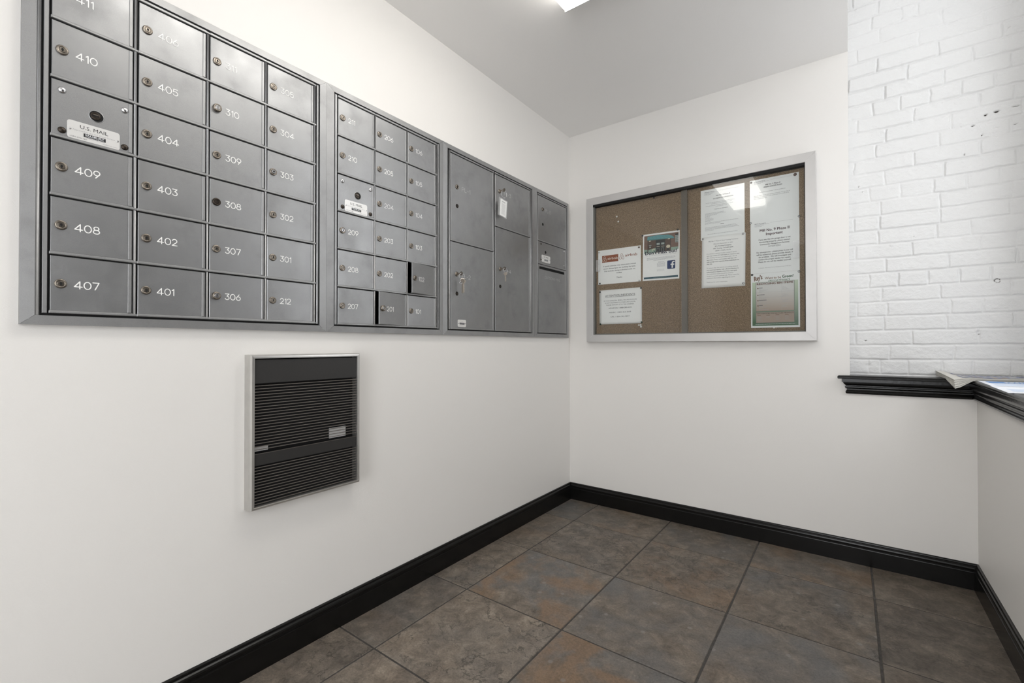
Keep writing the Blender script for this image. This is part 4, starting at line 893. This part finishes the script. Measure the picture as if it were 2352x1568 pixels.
def p_garage(b, w, h):
    head(b, w, h); b.text('Mill No. 9 Phase II', w*.5, h*.79, .0195, E_, 'maroon_ink', 'CENTER', bold=.028, width=w*.60); b.text('Important', w*.5, h*.715, .0195, E_, 'maroon_ink', 'CENTER', bold=.028, width=w*.34)
    for k, (t, ww) in enumerate((('If you see that the garage door is not', .65), ('functioning properly, please contact', .63), ('Community Management Services', .60), ('317-631-2213', .24))): b.text(t, w*.5, h*(.625-.0455*k), .0105, E_, 'ink', 'CENTER', bold=.018, width=w*ww)
    for k, (t, ww) in enumerate((('For emergencies - please press 6 your call', .74), ('will be answered, please provide details of', .75), ('the problem.  We will investigate and', .66), ('contact the proper vendor for repairs.', .66), ('Please do not call the vendor yourself.', .67))): b.text(t, w*.5, h*(.385-.0455*k), .0105, E_, 'ink', 'CENTER', bold=.018, width=w*ww)
    b.text('For Questions - please contact Community Management Services | 317-631-2213', w*.5, h*.095, .0050, E_, 'ink_mid', 'CENTER', width=w*.66)
def p_recycle(b, w, h):
    e = E_; b.rect(w*.03, h*.035, w*.97, h*.84, e-.0001, 'green_fade')
    b.text("Ray's", w*.075, h*.865, .032, e+.0003, 'brown_ink', bold=.05, rot=.25, width=w*.185, shear=.3); b.text("Ray's", w*.079, h*.868, .030, e+.0005, 'tan_ink', bold=.008, rot=.25, width=w*.175, shear=.3)
    b.text('Want to be', w*.30, h*.885, .0185, e, 'tan_ink', bold=.02, width=w*.33); b.text('Green?', w*.655, h*.893, .0200, e, 'green_ink', bold=.03, width=w*.22)
    b.text("RECYCLE WITH RAY'S!", w*.40, h*.845, .0100, e, 'green_ink', bold=.03, width=w*.41); b.stroke([(w*.365, h*.847), (w*.39, h*.847), (w*.378, h*.865)], .001, e, 'green_ink', True)
    b.rect(w*.105, h*.30, w*.895, h*.835, e, 'border_grey'); b.rect(w*.113, h*.306, w*.887, h*.829, e+.0001, 'tan_fade')
    b.text('RECYCLING BIN ITEMS', w*.5, h*.79, .0130, e+.0002, 'brown_ink', 'CENTER', bold=.045, width=w*.74)
    for k, z in enumerate((.725, .600, .500, .405)):
        b.flat([(w*.15+.0033*math.cos(a*.785), h*z+.003*math.sin(a*.785)) for a in range(8)], e+.0002, 'brown_ink'); b.rect(w*.17, h*z, w*(.25+.04*(k % 3)), h*(z+.010), e+.0002, 'ink_mid')
        for q in range(5): bars(b, w*.17, w*(.22+.05*((q*3+k) % 4)), h*(z-.02-.0135*q), .0011, 'ink_soft', k*9+q); bars(b, w*.655, w*(.72+.02*((q*5+k) % 4)), h*(z+.0-.0135*q), .0011, 'ink_soft', k*7+q) if q < 4 else None
    b.rect(w*.64, h*.31, w*.642, h*.78, e+.0002, 'ink_soft')
    for z in (.65, .555, .455): b.rect(w*.115, h*z, w*.885, h*(z+.002), e+.0002, 'ink_soft')
    b.rect(w*.105, h*.088, w*.895, h*.286, e, 'border_grey'); b.rect(w*.113, h*.094, w*.887, h*.280, e+.0001, 'tan_panel')
    b.text('NEW IDENTITIES FOR RECYCLED PRODUCTS', w*.5, h*.252, .0066, e+.0002, 'ink', 'CENTER', bold=.03, width=w*.75)
    for k in range(4):
        b.rect(w*(.135+.19*k), h*.225, w*(.21+.19*k), h*.232, e+.0002, 'brown_ink')
        for q in range(6 if k != 1 else 3): bars(b, w*(.135+.19*k), w*(.20+.19*k+.02*((q+k) % 3)), h*(.205-.014*q), .0011, 'ink_soft', 90+k*7+q)
        if k: b.rect(w*(.113+.19*k), h*.11, w*(.1145+.19*k), h*.235, e+.0002, 'ink_soft')
    bars(b, w*.10, w*.90, h*.062, .0016, 'white_ink', 123)
paper_obj('paper_notice', .2175, 1.4200, .2835, .2197, p_rentals, 'white landscape notice with two reddish brown logos, left side of the board')
paper_obj('paper_notice', .2255, 1.1625, .2810, .2195, p_attention, 'white landscape notice titled ATTENTION RESIDENTS, lowest on the left of the board', tilt=.006, wave=.0025)
paper_obj('paper_flyer', .5115, 1.4195, .2185, .2810, p_flyer, "flyer reading Don't miss out with a photo of a teal awning", tilt=-.012)
paper_obj('paper_notice', .8500, 1.6180, .2230, .2820, p_tax, 'white sheet titled TAX EXEMPTION, upper notice left of the two right hand columns', 'sleeve')
paper_obj('paper_notice', .8525, 1.3490, .2215, .2860, p_tow, 'white letter about the towing company, below the tax sheet', tilt=-.012, d=.0126, wave=.0018)
paper_obj('paper_notice', 1.0985, 1.6740, .2220, .2285, p_garden, 'white sheet titled URBAN GARDEN RULES, top right of the board', 'sleeve')
bpy.data.objects['paper_notice.004'].name = bpy.data.objects['paper_notice.004'].name
paper_obj('paper_notice', 1.1010, 1.4060, .2205, .2760, p_garage, 'white sheet headed Important about the garage door, middle of the right hand column', 'sleeve', d=.0124)
paper_obj('paper_flyer', 1.1015, 1.1205, .2200, .2850, p_recycle, 'green bordered flyer with a list of recycling bin items, bottom right of the board', 'sleeve', d=.0129)
# push pins
def pin_mesh(mat, flat=False):
    b = MB('B')
    if flat: b.lathe((0, 0, 0), [(.0056, 0), (.0056, .0012), (.0048, .0022), (.0030, .0030), (.0010, .0032)], mat, 18)
    else: b.lathe((0, 0, 0), [(.0042, 0), (.0042, .001), (.0022, .002), (.0022, .006), (.0040, .0068), (.0042, .0082), (.0030, .0088)], mat, 16)
    return b
ink('pin_black', (.008, .008, .009), .3); ink('pin_green', (.012, .03, .012), .3); ink('pin_brown', (.10, .06, .045), .35); ink('pin_white', (.8, .8, .77), .3); ink('pin_clear', (.6, .61, .6), .15)
PINS = [(.4893, 1.6285, 'pin_brown', 'brown pin at the top right corner of the notice with two logos'), (.2285, 1.4273, 'pin_black', 'black pin at the bottom left corner of the notice with two logos'),
 (.2239, 1.6290, 'pin_clear', 'clear pin at the top left corner of the notice with two logos'), (.4908, 1.4245, 'pin_clear', 'clear pin at the bottom right corner of the notice with two logos'),
 (.2290, 1.3725, 'pin_black', 'black pin at the top left corner of the ATTENTION RESIDENTS notice'), (.5015, 1.3784, 'pin_black', 'black pin at the top right corner of the ATTENTION RESIDENTS notice'),
 (.2315, 1.1651, 'pin_green', 'dark green pin at the bottom left corner of the ATTENTION RESIDENTS notice'), (.5045, 1.1695, 'pin_green', 'dark green pin at the bottom right corner of the ATTENTION RESIDENTS notice'),
 (.4877, 1.1520, 'pin_white', 'leftmost white pin of the trio below the ATTENTION RESIDENTS notice'), (.4992, 1.1530, 'pin_white', 'upper right white pin of the trio below the ATTENTION RESIDENTS notice'), (.5010, 1.1420, 'pin_white', 'lowest white pin of the trio below the ATTENTION RESIDENTS notice'),
 (.5120, 1.6960, 'pin_black', 'black pin at the top left corner of the teal awning flyer'), (.7225, 1.7015, 'pin_black', 'black pin at the top right corner of the teal awning flyer'),
 (.3456, 1.8409, 'pin_white', 'upper of two white pins alone on the bare cork at upper left'), (.3557, 1.8076, 'pin_white', 'lower of two white pins alone on the bare cork at upper left'),
 (.5831, 1.9140, 'pin_black', 'dark pin close under the top frame of the board'),
 (.8613, 1.6270, 'steel', 'silver pin at the top left corner of the towing letter'), (1.0652, 1.6268, 'steel', 'silver pin at the top right corner of the towing letter'), (1.0653, 1.3611, 'steel', 'silver pin at the bottom right corner of the towing letter'),
 (1.3042, 1.8919, 'pin_brown', 'large brown tack at the top right corner of the garden rules sheet'), (1.1053, 1.8927, 'pin_brown', 'brown tack at the top left corner of the garden rules sheet'),
 (1.3200, 1.6779, 'steel', 'silver pin on the right edge between the garden rules and garage door sheets'), (1.1015, 1.6772, 'steel', 'silver pin on the left edge between the garden rules and garage door sheets'),
 (1.1076, 1.4017, 'pin_black', 'black pin at the top left corner of the green recycling flyer'), (1.3185, 1.4003, 'steel', 'silver pin at the top right corner of the green recycling flyer'), (1.2075, 1.1215, 'pin_white', 'white pin at the bottom edge of the green recycling flyer')]
PM = {}
for x, z, mt, lb in PINS:
    if mt not in PM: PM[mt] = o = pin_mesh(mt, True).build('push_pin', None, (x, -.0129, z))
    else: o = PM[mt].copy(); COL.objects.link(o); o.location = (x, -.0129, z)
    if x > 1.05 and z < 1.5 or (.85 < x < 1.09 and z < 1.65): o.location.y = -.0134
    if lb.startswith('large'): o.scale = (1.35, 1, 1.35)
    tag(o, lb, 'push pin', 'push pins on the bulletin board')
# ---------------------------------------------------------------- newspaper and flyers on the ledge
def news():
    A, Tp, R0, R1 = (1.829, .062), (1.862, -.140), (2.120, -.105), (2.125, .060)
    n = 11; nu = 14
    def P(s, t, l):       # s along the front edge, t from the front to the back, l layer 0..1 bottom to top
        x = (Tp[0]*(1-s)+R0[0]*s)*(1-t)+(A[0]*(1-s)+R1[0]*s)*t; y = (Tp[1]*(1-s)+R0[1]*s)*(1-t)+(A[1]*(1-s)+R1[1]*s)*t
        k = max(0, 1-s/.26); ss = k*k*(3-2*k)
        zb = (.8868-.0350*ss)*(1-t)+(.8868+.0050*ss)*t; zt = (.8960-.0070*ss)*(1-t)+(.9000+.0150*ss)*t
        if y > -.05: zb = max(zb, .8866)
        zt += .003*math.sin(s*9+.5)*(1-.5*t)
        return (x + .002*(1-l)*(1 if s < .01 else 0), y-.004*(1-l), zb+(zt-zb)*l)
    root = thing('newspaper', (1.86, -.04, .886), 'folded newspaper lying across the corner of the black ledge', 'newspaper')
    lo = root.location
    for q in range(n):
        l0, l1 = q/n, (q+.72)/n; v = []; f = []; sh = .0035*math.sin(q*2.3)
        for i_ in range(nu+1):
            s = i_/nu
            for t in (0, .5, 1):
                for l in (l0, l1):
                    p = P(s, t, l); v.append((p[0]-lo.x + sh*(1-s)*.4, p[1]-lo.y + sh*.5, p[2]-lo.z))
        for i_ in range(nu):
            o = i_*6; m = o+6
            f += [(o+1, m+1, m+3, o+3), (o+3, m+3, m+5, o+5), (o+0, o+2, m+2, m+0), (o+2, o+4, m+4, m+2), (o, m, m+1, o+1), (o+4, o+5, m+5, m+4)]
        f += [(0, 1, 3, 2), (2, 3, 5, 4)]
        b = MB('U'); b.add(v, f, 'news', True); ob = b.build('page', root)
        for pl in ob.data.polygons: pl.use_smooth = False
    b = MB('U')
    def patch(s0, s1, t0, t1, mat, k=8):
        vs = []; fs = []
        for i_ in range(k+1):
            for t in (t0, t1):
                p = P(s0+(s1-s0)*i_/k, t, (n-.28)/n); vs.append((p[0]-lo.x, p[1]-lo.y, p[2]-lo.z+.0009))
        for i_ in range(k): fs.append((2*i_, 2*i_+2, 2*i_+3, 2*i_+1))
        b.add(vs, fs, mat)
    r = random.Random(4)
    for t in (.55, .88): patch(.10, .97, t, t+.012, 'news_dark')
    s = .12
    while s < .93:
        w = r.uniform(.02, .06); patch(s, s+w, .60, .85, 'news_blue', 2); s += w+.02
    patch(.12, .97, .10, .44, 'news_blue')
    s = .14
    while s < .93:
        w = r.uniform(.02, .08); patch(s, s+w, r.uniform(.12, .2), r.uniform(.28, .4), r.choice(['news_dark', 'news', 'tan_panel']), 2)
        b.v[-6:] = [(x, y, z+.0003) for x, y, z in b.v[-6:]]; s += w+.03
    b.build('print', root)
news()
def sheet(x0, y0, x1, y1, skew, fn, label, z=.8866, name='paper_flyer'):
    b = MB('U'); w = x1-x0; h = y1-y0; b.box((0, 0, 0), (w, h, .0005), 'flyer_paper'); fn(b, w, h)
    o = b.build(name, None, (x0, y0, z), (0, 0, skew)); tag(o, label, 'flyer', 'flyers on the ledge')
def f_blue(b, w, h):
    b.rect(.018, h*.60, w-.01, h*.93, .0007, 'sky_blue')
    for k, (t0, t1) in enumerate(((.80, .87), (.68, .76))):
        x = w*.30
        r = random.Random(k)
        while x < w*.9:
            l = r.uniform(.004, .014); b.rect(x, h*t0, x+l, h*t1, .0009, 'white_ink'); x += l+.003
    b.rect(.018, h*.05, w-.01, h*.55, .0007, 'pale_blue')
sheet(1.915, -.440, 2.130, -.150, math.radians(-2.6), f_blue, 'flyer with a blue heading band on the ledge beside the newspaper', .8866)
sheet(1.898, -.740, 2.110, -.445, math.radians(-2.6), lambda b, w, h: (b.rect(.006, h-.012, w-.005, h-.009, .0007, 'news_dark'), b.rect(.02, h*.2, w*.9, h*.6, .0007, 'pale_blue')), 'plain pale sheet on the ledge in front of the blue headed flyer', .8866, 'paper_sheet')
